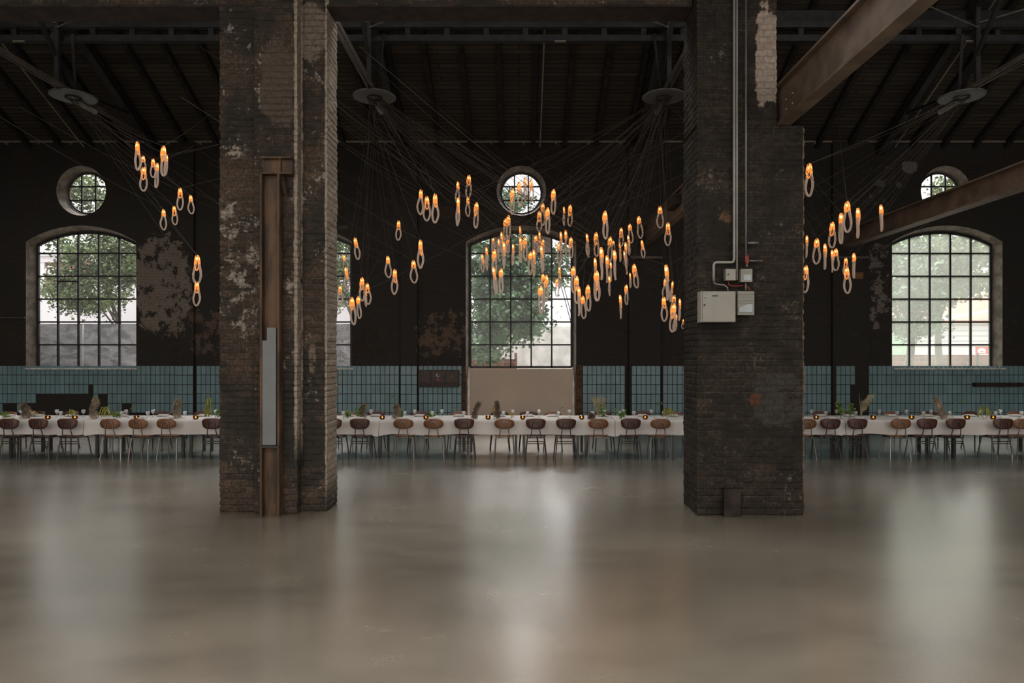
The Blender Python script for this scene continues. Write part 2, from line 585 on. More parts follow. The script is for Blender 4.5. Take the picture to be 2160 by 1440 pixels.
M['film'] = film_mat()
M['blank_pane'] = plain('blanked_pane', (0.62, 0.55, 0.54), 0.7, var=0.05, Transmission_Weight=0.0)
M['goblet'] = thin_glass('clear_goblet', (0.93, 0.93, 0.92), gloss_rough=0.02, haze=0.38, hazecol=(0.97, 0.97, 0.95), fres=2.0)
M['amber_glass'] = thin_glass('smoked_amber_glass', (0.62, 0.40, 0.17), gloss_rough=0.05, haze=0.3, hazecol=(0.10, 0.055, 0.03), fres=1.6)
M['flame'] = emit('candle_flame', (1.0, 0.62, 0.22), 22.0)
M['lamp_core'] = emit('lamp_core', (1.0, 0.66, 0.28), 9.0)


def loop_mat(name, col, glow=None, gs=0.0):
    m, nt = mat_new(name)
    t = NT(nt)
    tl = t.n('BsdfTranslucent', Color=col).outputs[0]
    df = t.n('BsdfDiffuse', Color=col).outputs[0]
    gl = t.n('BsdfGlossy', Color=(1, 1, 1), Roughness=0.12).outputs[0]
    tr = t.n('BsdfTransparent', Color=(1, 0.97, 0.93)).outputs[0]
    a = t.n('MixShader', i0=0.5, i1=df, i2=tl).outputs[0]
    lw = t.n('LayerWeight', Blend=0.35).outputs['Facing']
    a = t.n('MixShader', i0=t.step(lw, 0.0, 0.7, 0.55, 0.98), i1=tr, i2=a).outputs[0]
    a = t.n('MixShader', i0=t.math('MULTIPLY', t.n('Fresnel', IOR=1.5).outputs[0], 0.8), i1=a, i2=gl).outputs[0]
    if glow:
        a = t.n('AddShader', i0=a, i1=t.n('Emission', Color=glow, Strength=gs).outputs[0]).outputs[0]
    t.out(a)
    return m


M['loop'] = loop_mat('pulled_glass', (0.85, 0.74, 0.66), (1.0, 0.66, 0.45), 0.05)
M['lit_loop'] = loop_mat('lit_amber_glass', (0.7, 0.4, 0.16), (1.0, 0.32, 0.05), 0.42)


def channel_mat():
    m, nt = mat_new('rusted_channel_paint')
    t = NT(nt)
    p = t.pos()
    s = t.n('SeparateXYZ', Vector=p)
    x, y, z = s.outputs
    n1 = t.noise(t.scale(p, (1, 1, 0.25)), 7.0, 6.0)
    rust = t.mix(t.step(n1, 0.35, 0.65), (0.042, 0.027, 0.018), (0.12, 0.066, 0.033))
    t.out(t.bsdf(rust, 0.6, 0.0, 0.3, t.bump(n1, 0.004, 0.3)))
    return m


M['rust_channel'] = channel_mat()
M['blue_paint'] = plain('pale_blue_grey_paint', (0.15, 0.158, 0.158), 0.5, var=0.12, nscale=2.5)
M['leaf_out'] = plain('tree_leaf', (0.105, 0.14, 0.05), 0.6, var=0.5, nscale=1.5, spec=0.3)
M['leaf_out2'] = plain('tree_leaf_blue_green', (0.10, 0.165, 0.08), 0.6, var=0.45, nscale=1.2, spec=0.3)
M['bark'] = plain('bark', (0.10, 0.085, 0.065), 0.9, var=0.3, nscale=5)
M['out_white'] = plain('white_render', (0.60, 0.57, 0.58), 0.85, var=0.04, nscale=0.8)
M['out_stained'] = plain('stained_render', (0.62, 0.59, 0.55), 0.9, var=0.22, nscale=2.0)
M['out_brick'] = brick_mat('garden_brick', (0.34, 0.15, 0.10), (0.24, 0.11, 0.08), (0.42, 0.38, 0.33), (0.15, 0.1, 0.08), 0.62, 0.75, bw=0.42, bh=0.16)
M['out_roof'] = plain('red_roof', (0.33, 0.17, 0.13), 0.9, var=0.2)
M['out_grey_roof'] = plain('ribbed_roof', (0.42, 0.41, 0.42), 0.6, var=0.1)
M['out_green'] = plain('green_board', (0.33, 0.46, 0.34), 0.7, var=0.08)
M['out_ground'] = plain('yard_paving', (0.35, 0.33, 0.30), 0.9, var=0.15, nscale=1.0)
M['sign_red'] = plain('sign_red', (0.6, 0.06, 0.04), 0.5, var=0.05)

# ------------------------------------------------------------------ setting: floor, walls, ceiling
YW = 18.0         # inner face of the far wall
YB = 18.42        # its outer face
YG = 18.33        # window steel
XL, XR, YR = -16.0, 16.0, -9.0
ZE = PZ(300, YW)  # eaves on the far wall
SL = 0.5          # roof pitch


def roof_z(y):
    return ZE + SL * (YW - y)


fl = MB()
fl.box(XL, XR, YR, YB, -0.1, 0.0)
tag(fl.build('floor', M['floor']), 'polished grey brown concrete floor mirroring the windows', 'floor', kind='structure')


def arch_loop(xc, hw, z0, ze, zc, n=18):
    """closed outline of a window with a segmental arch head"""
    sag = zc - ze
    r = (hw * hw + sag * sag) / (2 * sag)
    a0 = math.asin(hw / r)
    pts = [(xc - hw, z0), (xc + hw, z0)]
    for i in range(n + 1):
        a = a0 - 2 * a0 * i / n
        pts.append((xc + r * math.sin(a), zc - r + r * math.cos(a)))
    return pts


def circle_loop(xc, zc, r, n=40):
    return [(xc + r * math.cos(2 * math.pi * i / n), zc + r * math.sin(2 * math.pi * i / n)) for i in range(n)]


WIN = [(-11.55, False), (-5.86, False), (0.05, True), (11.29, False)]
Z_SILL, Z_EDGE, Z_CROWN = 1.682, 4.966, 5.31
ZO = PZ(402, YW)
openings = []
for xc, door in WIN:
    openings.append((arch_loop(xc, 1.455, 0.02 if door else Z_SILL - 0.03, Z_EDGE + 0.04, Z_CROWN + 0.12), arch_loop(xc, 1.375, 0.02 if door else Z_SILL, Z_EDGE, Z_CROWN)))
ROUND = [-11.55, 0.06, 11.25]
for xc in ROUND:
    openings.append((circle_loop(xc, ZO, 0.655), circle_loop(xc, ZO, 0.55)))

wall = MB()


def holed(y, loops, outer, flip):
    L = [[Vector((x, z, 0)) for x, z in outer]] + [[Vector((x, z, 0)) for x, z in lp] for lp in loops]
    tris = geometry.tessellate_polygon(L)
    flat = [p for lp in L for p in lp]
    vs = [(p.x, y, p.y) for p in flat]
    fs = []
    for t in tris:
        a, b, c = (flat[i] for i in t)
        s = (b.x - a.x) * (c.y - a.y) - (b.y - a.y) * (c.x - a.x)
        t = tuple(t) if s > 0 else tuple(t)[::-1]
        fs.append(t if not flip else t[::-1])
    wall.add(vs, fs)


ztop = ZE + 0.15
rect = [(XL, 0.0), (XR, 0.0), (XR, ztop), (XL, ztop)]
holed(YW, [o[0] for o in openings], rect, False)
holed(YB, [o[1] for o in openings], rect, True)
wall.build('wall_far', M['wall_far'])
wf = bpy.data.objects['wall_far']
tag(wf, 'long soot blackened brick wall with arched and round windows', 'wall', kind='structure')
rv = MB()
for front, back in openings:
    n = len(front)
    vs = [(x, YW, z) for x, z in front] + [(x, YB, z) for x, z in back]
    rv.add(vs, [(i, n + i, n + (i + 1) % n, (i + 1) % n) for i in range(n)])
rv.build('window_reveal', M['reveal'], wf)

for nm, a in (('wall_left', (XL - 0.3, XL, YR, YB, 0, 12)), ('wall_right', (XR, XR + 0.3, YR, YB, 0, 12))):
    b = MB()
    b.box(*a)
    tag(b.build(nm, M['pillar_right']), 'dark brick side wall at the ' + nm[5:] + ' end of the hall', 'wall', kind='structure')
b = MB()
for x0, x1 in ((XL, -12.75), (-5.25, -3.75), (3.75, 5.25), (12.75, XR)):
    b.box(x0, x1, YR - 0.3, YR, 0, 8)
for x0, x1 in ((-12.75, -5.25), (-3.75, 3.75), (5.25, 12.75)):
    b.box(x0, x1, YR - 0.3, YR, 0, 1.65)
    b.box(x0, x1, YR - 0.3, YR, 7.15, 8)
tag(b.build('wall_back', M['pillar_right']), 'dark brick wall behind the viewer with three tall openings', 'wall', kind='structure')

# ceiling: boarded slope down to the far wall, other slope and flat bay over the viewer
YRID = 9.6
cl = MB()


def slab(y0, z0, y1, z1, x0, x1, th=0.12):
    cl.add([(x0, y0, z0), (x1, y0, z0), (x1, y1, z1), (x0, y1, z1), (x0, y0, z0 + th), (x1, y0, z0 + th), (x1, y1, z1 + th), (x0, y1, z1 + th)],
           [(0, 3, 2, 1), (4, 5, 6, 7), (0, 1, 5, 4), (1, 2, 6, 5), (2, 3, 7, 6), (3, 0, 4, 7)])


SKX0, SKX1, SKY0, SKY1 = -6.2, -1.0, 11.5, 13.1
for y0, y1, x0, x1 in ((SKY1, YB, XL, XR), (YRID, 10.0, XL, XR), (11.4, SKY0 + 0.001, XL, XR), (10.0, 11.4, XL, -13.6), (10.0, 11.4, 13.6, XR), (SKY0, SKY1, XL, SKX0), (SKY0, SKY1, SKX1, XR)):
    slab(y0, roof_z(y0), y1, roof_z(y1), x0, x1)
zr = roof_z(YRID)
slab(1.2, zr - SL * (YRID - 1.2), YRID, zr, XL, XR)
slab(YR - 0.3, 7.6, 1.2, 7.6, XL, XR)
ceil = tag(cl.build('ceiling', M['boards']), 'dark boarded pitched roof over the hall', 'ceiling', kind='structure')
x = -15.4
while x < 15.6:
    b = MB()
    b.bar((x, YW + 0.05, roof_z(YW + 0.05) - 0.085), (x, SKY1, roof_z(SKY1) - 0.085), 0.11, 0.16)
    b.build('joist', M['dark_wood'], ceil)
    x += 0.83
b = MB()
b.add([(SKX0, SKY0, roof_z(SKY0) + 0.06), (SKX1, SKY0, roof_z(SKY0) + 0.06), (SKX1, SKY1, roof_z(SKY1) + 0.06), (SKX0, SKY1, roof_z(SKY1) + 0.06)], [(0, 1, 2, 3)])
tag(b.build('window_8', M['glass']), 'skylight pane high in the boarded roof slope', 'skylight', kind='structure')

for k, wx in enumerate((-9.5, -3.2, 3.2, 9.5)):  # panes added above the overhead fill lamps; the ceiling behind them is closed
    b = MB()
    b.box(wx - 1.25, wx + 1.25, -3.05, 0.65, 7.56, 7.58)
    tag(b.build('window_%d' % (9 + k), M['glass']), 'added glass pane below the closed ceiling over the viewer', 'rooflight', kind='structure', group='added panes over the near bay')

b = MB()  # unseen glazed strip added to go with the ridge fill lamp
b.add([(-13.6, 10.0, roof_z(10.0) + 0.06), (13.6, 10.0, roof_z(10.0) + 0.06), (13.6, 11.4, roof_z(11.4) + 0.06), (-13.6, 11.4, roof_z(11.4) + 0.06)], [(0, 1, 2, 3)])
tag(b.build('window_13', M['glass']), 'added unseen glazed strip above the fill lamp close to the ridge', 'rooflight', kind='structure')

# ------------------------------------------------------------------ windows
rows = [Z_SILL + 0.612 * k for k in range(7)]


def arch_z(dx):
    hw, sag = 1.375, Z_CROWN - Z_EDGE
    r = (hw * hw + sag * sag) / (2 * sag)
    return Z_CROWN - r + math.sqrt(max(r * r - dx * dx, 0))


NAMES = ['beside the round plaster patch', '', '', '']
WL = ['arched grid window at the far wall, left end, beyond white sheeting and a tree', 'arched grid window mostly hidden behind the left brick pillar',
      'arched grid window in the middle, above the beige board', 'arched grid window with dusty panes at the far wall, right end']
for k, (xc, door) in enumerate(WIN):
    w = empty('window_%d' % (k + 1), (0, 0, 0))
    tag(w, WL[k], 'window', kind='structure')
    fr = MB()
    lp = arch_loop(xc, 1.36, Z_SILL + 0.015, Z_EDGE - 0.01, Z_CROWN - 0.015)
    pts = [(x, YG, z) for x, z in lp]
    for i in range(len(pts)):
        fr.bar(pts[i], pts[(i + 1) % len(pts)], 0.06, 0.06, up=(0, 1, 0))
    for i in range(1, 5):
        dx = -1.375 + 0.55 * i
        fr.box(xc + dx - 0.02, xc + dx + 0.02, YG - 0.03, YG + 0.03, Z_SILL, arch_z(dx))
    for z in rows[1:6]:
        fr.box(xc - 1.36, xc + 1.36, YG - 0.025, YG + 0.025, z - 0.02, z + 0.02)
    if k == 0:
        fr.box(xc - 0.8, xc - 0.29, YG - 0.04, YG + 0.03, rows[4] - 0.16, rows[4] - 0.12)
    fr.build('window_frame', M['frame'], w)
    g = MB()
    g.add([(x, YG + 0.005, z) for x, z in lp], [tuple(range(len(lp)))])
    g.build('pane', M['glass_dusty'] if k == 3 else M['glass'], w)
    if k == 2:
        for i in (1, 3):
            a = -1.375 + 0.55 * i
            bl = MB()
            q = [(xc + a + 0.02, rows[5] + 0.02), (xc + a + 0.53, rows[5] + 0.02)] + [(xc + a + 0.53 - 0.51 * j / 6, arch_z(a + 0.53 - 0.51 * j / 6) - 0.03) for j in range(7)]
            bl.prism([(x, YG - 0.012, z) for x, z in q], (0, 0.008, 0))
            tag(bl.build('blank_pane', M['blank_pane'], w), 'opaque pinkish grey pane')
    s = MB()
    if not door:
        s.box(xc - 1.44, xc + 1.5, YW - 0.06, YG - 0.04, Z_SILL - 0.045, Z_SILL - 0.005)
        s.build('window_sill', M['sill'], w)
RL = ['small round window above the arched window at the left end', 'small round window over the middle arched window', 'small round window partly behind the sloping brown beam']
for k, xc in enumerate(ROUND):
    w = tag(empty('window_%d' % (k + 5)), RL[k], 'window', kind='structure')
    fr = MB()
    fr.tube([(x, YG, z) for x, z in circle_loop(xc, ZO, 0.54)], 0.028, 6, closed=True)
    for d in (-0.185, 0.185):
        hh = math.sqrt(0.54 ** 2 - d * d)
        fr.box(xc + d - 0.018, xc + d + 0.018, YG - 0.02, YG + 0.02, ZO - hh, ZO + hh)
        fr.box(xc - hh, xc + hh, YG - 0.018, YG + 0.018, ZO + d - 0.018, ZO + d + 0.018)
    fr.build('window_frame', M['frame'], w)
    g = MB()
    g.add([(x, YG + 0.005, z) for x, z in circle_loop(xc, ZO, 0.54)], [tuple(range(40))])
    g.build('pane', M['glass'], w)

# beige board in the former doorway
b = MB()
b.box(0.05 - 1.37, 0.05 + 1.37, 18.16, 18.22, 0.0, Z_SILL - 0.03)
tag(b.build('infill_panel', M['panel']), 'plain beige board closing the doorway under the middle arched window', 'panel', kind='structure')

# wall piers and tiled dado
YP = 17.88
PIERS = [(PX(374, YP), PX(408, YP)), (PX(845, YP), PX(880, YP)), (PX(1327, YP), PX(1394, YP)), (PX(1757, YP), PX(1833, YP))]
PL = ['slim sooty brick wall pier right of the left arched window', 'slim sooty brick wall pier left of the dial cabinet', 'sooty brick wall pier carrying the end of the middle brown beam',
      'sooty brick wall pier carrying the end of the right brown beam']
for (x0, x1), l in zip(PIERS, PL):
    b = MB()
    b.box(x0, x1, YP, YW, 0, ZE)
    tag(b.build('wall_pier', M['wall_far']), l, 'pier', kind='structure')
TW, TH_ = 0.125, 0.2485
ZT = PZ(771, YW)


def dado(x0, x1, y, label, holes=(), top=ZT, clean_edges=True, low=-1):
    """tiles set one by one on a bed; holes: callables (x, z) -> missing"""
    t = MB()
    n = max(1, int(round((x1 - x0) / TW)))
    w = (x1 - x0) / n
    for j in range(7):
        z0 = j * TH_
        z1 = min((j + 1) * TH_, top)
        if z1 - z0 < 0.02:
            continue
        for i in range(n):
            xm, zm = x0 + (i + 0.5) * w, (z0 + z1) / 2
            if any(h(xm, zm) for h in holes):
                continue
            d = R.uniform(0, 0.003)
            t.box(x0 + i * w + 0.008, x0 + (i + 1) * w - 0.008, y - 0.018 - d, y - 0.002, z0 + 0.008, z1 - 0.008)
    return t


def patch_left(x, z):
    px, py = VX + x * 80, VY - (z - H) * 80
    top = 871 if px < 10 or px > 228 else (850 if px < 50 else (842 if px < 108 else (831 if px < 186 else (818 if px < 202 else 836))))
    return py > top + R.uniform(-14, 14)


def patch_pier(x, z):
    px, py = VX + x * F / YP, VY - (z - H) * F / YP
    return px > 1803 or (py > 812 and px > 1790) or (py > 850 and px < 1775)


T = [(XL, PIERS[0][0], YW, [patch_left], 'blue glazed tile dado under the left arched window with a broken dark patch'),
     (PIERS[0][0], PIERS[0][1], YP, [], 'narrow strip of blue tiles on the pier right of the left window'),
     (PIERS[0][1] + 0.03, PX(842, YW), YW, [], 'blue glazed tile dado beside the left brick pillar'),
     (PIERS[1][0], PIERS[1][1], YP, [lambda x, z: False], 'narrow strip of blue tiles on the pier left of the dial cabinet'),
     (PX(883, YW), PX(974, YW), YW, [], 'blue glazed tile dado behind the dial cabinet'),
     (PX(1229, YW), PX(1318, YW), YW, [], 'shaded blue tile dado right of the beige board'),
     (PX(1332, YP), PX(1393, YP), YP, [], 'strip of blue tiles on the pier under the middle beam'),
     (PX(1398, YW), PIERS[3][0], YW, [], 'blue tile dado behind the right brick pillar'),
     (PX(1763, YP), PIERS[3][1], YP, [patch_pier], 'broken blue tiles on the pier under the right beam'),
     (PIERS[3][1] + 0.02, XR, YW, [], 'blue glazed tile dado under the dusty window')]
for x0, x1, y, holes, l in T:
    tag(dado(x0, x1, y, l, holes).build('tile_dado', M['tile']), l, 'tiled wall', kind='structure')
for x0, x1 in ((PX(975, YW), PX(983, YW)), (PX(1214, YW), PX(1228, YW))):
    b = MB()
    b.box(x0, x1, YW - 0.03, YW, 0, ZT + 0.02)
    tag(b.build('trim_1', M['jamb']), 'strip of bare red brick beside the beige board', 'brick jamb', kind='structure', group='bare brick jambs')


# ------------------------------------------------------------------ pillars
def bricks_d(u, z, p, rough=1.0):
    row = math.floor(z / BH)
    off = 0 if row % 2 else BW * 0.5
    uu = u + off
    bn = math.floor(uu / BW)
    fx, fz = (uu / BW - bn) * BW, (z / BH - row) * BH
    edge = min(fx, BW - fx, fz, BH - fz)
    h = noise.noise(Vector((bn * 1.7 + 0.3, row * 2.3 + 0.7, 1.1)))
    d = 0.010 * h
    if edge < 0.014:
        d -= 0.014 * (1 - edge / 0.014)
    d += 0.008 * noise.noise(p * 14) + 0.012 * noise.noise(p * 3.1)
    return d * rough


def pillar(name, plan, z1, mat, label, step=0.02, smooth_z=None, rough=1.0):
    """walls of a pillar standing on a plan outline (open polyline walked with its outside on the right-hand side of +y), each brick standing out a little"""
    pts, nor = [], []
    for i in range(len(plan) - 1):
        a, b2 = Vector(plan[i]), Vector(plan[i + 1])
        L = (b2 - a).length
        n = max(2, int(L / step))
        d = (b2 - a) / L
        nn = Vector((d.y, -d.x))
        for k in range(n):
            pts.append(a + d * (L * k / n))
            nor.append(nn)
    pts.append(Vector(plan[-1]))
    nor.append(nor[-1])
    # soften normals at corners
    n2 = [(nor[max(i - 1, 0)] + nor[i]) for i in range(len(nor))]
    n2 = [v.normalized() for v in n2]
    nz = int(z1 / step)
    vs = []
    for j in range(nz + 1):
        z = z1 * j / nz
        for p, v in zip(pts, n2):
            q = Vector((p.x, p.y, z))
            d = bricks_d(p.x + p.y, z, q, rough)
            if z < 0.005:
                d = min(d, 0)
            vs.append((p.x + v.x * d, p.y + v.y * d, z))
    w = len(pts)
    fs = [(j * w + i, j * w + i + 1, (j + 1) * w + i + 1, (j + 1) * w + i) for j in range(nz) for i in range(w - 1)]
    b = MB()
    b.v = vs
    b.f = fs
    b.m = [0] * len(fs)
    # back
    return b


LP = [(-3.831, 9.26), (-3.831, 8.73), (-3.34, 8.73), (-3.34, 8.62), (-2.80, 8.62), (-2.80, 8.78), (-2.469, 8.78), (-2.469, 9.26), (-3.831, 9.26)]
b = pillar('brick_pillar', LP, 7.6, M['pillar_left'], '')
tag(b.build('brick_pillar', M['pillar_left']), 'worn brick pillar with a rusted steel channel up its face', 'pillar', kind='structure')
ZL = PZ(265, 8.55)
RP = [(2.227, 9.24), (2.227, 8.55), (3.224, 8.55), (3.224, 9.24), (2.227, 9.24)]
RP2 = [(2.227, 9.24), (2.227, 8.55), (3.574, 8.55), (3.574, 9.24), (2.227, 9.24)]
b = pillar('brick_pillar', RP2, ZL, M['pillar_right'], '')
b.add([(2.2, 8.56, ZL), (3.57, 8.56, ZL), (3.57, 9.23, ZL), (2.2, 9.23, ZL)], [(0, 1, 2, 3)])
up = pillar('brick_pillar', RP, 7.6 - ZL, M['pillar_right'], '')
up.v = [(x, y, z + ZL) for x, y, z in up.v]
b.add(up.v, up.f)
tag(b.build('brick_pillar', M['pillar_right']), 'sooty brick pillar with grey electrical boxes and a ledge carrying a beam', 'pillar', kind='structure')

# lintels and brick over them
zl0, zl1 = PZ(15, 8.75), PZ(-18, 8.75)
for x0, x1, l in ((XL, -3.84, 'black steel lintel from the left pillar to the left end wall'), (-2.46, 2.22, 'black steel lintel spanning between the two brick pillars')):
    b = MB()
    b.box(x0, x1, 8.74, 9.13, zl0, zl0 + 0.03)
    b.box(x0, x1, 8.74, 9.13, zl1 - 0.025, zl1)
    b.box(x0, x1, 8.80, 9.08, zl0 + 0.03, zl1 - 0.025)
    tag(b.build('steel_lintel', M['lintel']), l, 'lintel', kind='structure')
    b = MB()
    b.box(x0, x1, 8.76, 8.795, zl0 + 0.031, zl1 - 0.026)
    b.box(x0, x1, 8.76, 9.2, zl1, 7.6)
    tag(b.build('wall_spandrel', M['pillar_left']), 'brickwork above the ' + l[:40].split(' from')[0].split(' spanning')[0] + (' at the left end' if x0 < -10 else ' between the pillars'), 'wall', kind='structure')

# channel on the left pillar
cx0, cx1 = PX(548, 8.47), PX(589, 8.47)
zct = PZ(368, 8.5)
ch = tag(empty('steel_channel', ((cx0 + cx1) / 2, 8.55, 0)), 'rusted steel channel with a pale blue grey painted stretch on the left pillar', 'steel channel')


def local(mb, o):
    mb.v = [Vector(p) - o.location for p in mb.v]
    return mb


b = MB()
b.box(cx0, cx0 + 0.025, 8.47, 8.6, 0, zct)
b.box(cx1 - 0.025, cx1, 8.47, 8.6, 0, zct)
b.box(cx0 + 0.025, cx1 - 0.025, 8.565, 8.6, 0, zct)
local(b, ch).build('channel_section', M['rust_channel'], ch)
zb0, zb1, zb2 = PZ(938, 8.5), PZ(718, 8.5), PZ(691, 8.5)
b = MB()
b.box(cx0 - 0.004, cx1 - 0.045, 8.482, 8.555, zb0, zb1)
b.box(cx0 + 0.085, cx1 - 0.045, 8.480, 8.553, zb1 - 0.02, zb2)
local(b, ch).build('painted_plate', M['blue_paint'], ch)
b = MB()
b.box(cx0 - 0.005, cx1, 8.46, 8.5, zb0 - 0.03, zb0 - 0.008)
local(b, ch).build('clamp_band', M['black'], ch)
b = MB()
zt0, zt1 = zct, PZ(332, 8.5)
tx0, tx1 = PX(553, 8.5), PX(616, 8.5)
b.box(tx0, tx1, 8.46, 8.6, zt0, zt0 + 0.02)
b.box(tx0, tx1, 8.46, 8.6, zt1 - 0.02, zt1)
b.box(tx0 + 0.005, tx1 - 0.005, 8.53, 8.59, zt0 + 0.02, zt1 - 0.02)
b.box(tx0 + 0.22, tx0 + 0.235, 8.48, 8.53, zt0 + 0.02, zt1 - 0.02)
local(b, ch).build('cap_bracket', M['rust_channel'], ch)
b = MB()
b.tube([P(596, 372, 8.55), P(600, 392, 8.52), P(602, 410, 8.55)], [0.025, 0.035, 0.02], 8)
local(b, ch).build('hook', M['lintel'], ch)

# stub at the foot of the right pillar
b = MB()
sx0, sx1 = PX(1527, 8.47), PX(1562, 8.47)
b.box(sx0, sx1, 8.46, 8.475, 0, PZ(1033, 8.47))
b.box(sx0, sx0 + 0.012, 8.475, 8.53, 0, PZ(1033, 8.47))
b.box(sx1 - 0.012, sx1, 8.475, 8.53, 0, PZ(1033, 8.47))
b.box(sx0, sx1, 8.46, 8.53, PZ(1033, 8.47), PZ(1032, 8.47) + 0.01)
tag(b.build('steel_stub', M['lintel']), 'short black steel stub standing at the foot of the right pillar', 'steel stub')


# ------------------------------------------------------------------ brown crane beams, purlin, trusses
def i_beam(a, b2, w, h, tf, tw):
    """I section from a to b2 (centre of the bottom flange's underside)"""
    m = MB()
    a, b2 = Vector(a), Vector(b2)
    m.box(a.x - w / 2, a.x + w / 2, a.y, b2.y, a.z, a.z + tf)
    m.box(a.x - w / 2, a.x + w / 2, a.y, b2.y, a.z + h - tf, a.z + h)
    m.box(a.x - tw / 2, a.x + tw / 2, a.y, b2.y, a.z + tf, a.z + h - tf)
    return m


ZBM = ZL + 0.012
for x, y0, y1, l in ((3.325, -2.0, 8.85, 'brown steel beam running overhead from the ledge of the right pillar'),
                     (3.325, 9.0, YP - 0.005, 'brown steel beam seen low between the pillars ending at the far wall'),
                     (8.42, -2.0, YP - 0.005, 'long brown steel beam crossing in front of the round window at the right')):
    zz0 = ZBM - (0.11 if x > 5 else 0.0)
    m = i_beam((x, y0, zz0), (x, y1, zz0), 0.26 if x > 5 else 0.17, 0.43 if x > 5 else 0.52, 0.03, 0.03)
    o = m.build('steel_beam', M['rust_beam'])
    tag(o, l, 'beam', kind='structure')
    if y0 > 8:
        c = MB()
        c.box(x - 0.18, x + 0.05, 13.9, 14.6, ZBM + 0.2, ZBM + 0.4)
        c.build('bracket_plate', M['lintel'], o)
    if y0 < 0 and x < 5:
        c = MB()
        for yy in (8.45, 8.25):
            for zz in (0.16, 0.28):
                c.tube([(x - 0.016, yy, ZBM + zz), (x - 0.03, yy, ZBM + zz)], 0.012, 8)
        c.build('bolt', M['pipe_white'], o)

YU = 14.2
zu0, zu1 = PZ(86, YU), PZ(43, YU)
b = MB()
b.box(XL, XR, YU, YU + 0.12, zu0, zu0 + 0.13)
b.box(XL, XR, YU, YU + 0.12, zu1 - 0.14, zu1)
b.box(XL, XR, YU + 0.125, YU + 0.15, zu1 - 0.02, roof_z(YU + 0.15) - 0.2)
x = -15.5
while x < 15.6:
    b.box(x, x + 0.11, YU + 0.02, YU + 0.10, zu0 + 0.13, zu1 - 0.14)
    x += 0.82
pu = tag(b.build('roof_purlin', M['purlin']), 'long dark ladder like steel purlin under the roof slope', 'purlin', kind='structure')
for px in (40, 1182, 2049):
    c = MB()
    c.tube([P(px - 12, 87, YU - 0.02), P(px + 12, 87, YU - 0.02)], 0.022, 6)
    c.build('pipe_bracket', M['conduit'], pu)

DISC_PX = [155, 790, 1400, 2028]
YD = 14.6
ZD = PZ(205, YD)
DX = [PX(p, YD) for p in DISC_PX]
TL = ['roof truss at the left end, its tie above the left pendants', 'roof truss just right of the left pillar top', 'roof truss just left of the right pillar top', 'roof truss at the right end above the dusty window']
for x, l, sg in zip(DX, TL, (1, 1, -1, -1)):
    t = tag(empty('roof_truss', (x, YD, ZD)), l, 'roof truss', kind='structure')
    zt = ZD + 0.07
    m = MB()
    for d in (-0.045, 0.045):
        m.bar((x + d, YW, zt), (x + d, 3.0, zt), 0.035, 0.09)
    local(m, t).build('tie_bar', M['tie'], t)
    m = MB()
    m.bar((x, YW - 0.05, roof_z(YW - 0.05) - 0.3), (x, YRID, roof_z(YRID) - 0.3), 0.16, 0.2)
    local(m, t).build('top_chord', M['truss'], t)
    m = MB()
    m.bar((x, YU - 0.1, zt), (x, YU - 0.1, roof_z(YU) - 0.3), 0.09, 0.09, up=(0, 1, 0))
    local(m, t).build('post', M['truss'], t)
    m = MB()
    m.bar((x + 0.05 * sg, YD, zt), (x + 0.3 * sg, YU - 0.1, zu0 + 0.1), 0.05, 0.05)
    local(m, t).build('strut', M['purlin'], t)
    m = MB()
    m.bar((x - 0.03, YD, zt), (x - 0.03, 12.4, roof_z(12.4) - 0.35), 0.07, 0.07)
    m.bar((x, YU - 0.1, zt), (x, 16.8, roof_z(16.8) - 0.3), 0.06, 0.06)
    local(m, t).build('diagonal', M['truss'], t)
    m = MB()
    m.tube([(x, YU - 0.15, zu0 + 0.2), (x + 3.1 * sg, 13.4, roof_z(13.4) - 0.35)], 0.02, 6)
    m.tube([(x, YU - 0.15, zu0 + 0.3), (x - 3.1 * sg, 13.4, roof_z(13.4) - 0.35)], 0.02, 6)
    local(m, t).build('bracing_rod', M['tie'], t)
    d = tag(empty('ceiling_canopy', (x, YD, ZD)), ['grey disc canopy feeding the left pendant cords', 'grey disc canopy beside the left pillar top', 'grey disc canopy beside the right pillar top',
                                                 'grey disc canopy feeding the right pendant cords'][DX.index(x)], 'lamp canopy')
    m = MB()
    m.lathe([(0.12, 0.0), (0.43, -0.012), (0.455, 0.0), (0.455, 0.02), (0.12, 0.06), (0.12, 0.03)], 40)
    m.build('canopy_plate', M['disc'], d, smooth=False)
    m = MB()
    m.tube([((0.14 + 0.012 * (k % 2)) * math.cos(k * math.pi / 24), (0.14 + 0.012 * (k % 2)) * math.sin(k * math.pi / 24), -0.012 - 0.01 * (k % 2)) for k in range(48)], 0.014, 6, closed=True)
    m.build('cord_ring', M['black'], d)
    b = MB()
    p0, p1 = Vector((x, YD - 0.0, ZD - 0.18)), Vector((x, YD + 0.55, ZD - 0.18))
    b.tube([(x, 14.75, ZD - 0.05), (x, 15.35, ZD - 0.05)], 0.06, 10)
    b.build('lamp_driver', M['pipe_white'], d)
    bpy.data.objects[b and d.children[-1].name].matrix_parent_inverse = Matrix.Translation(d.location).inverted()

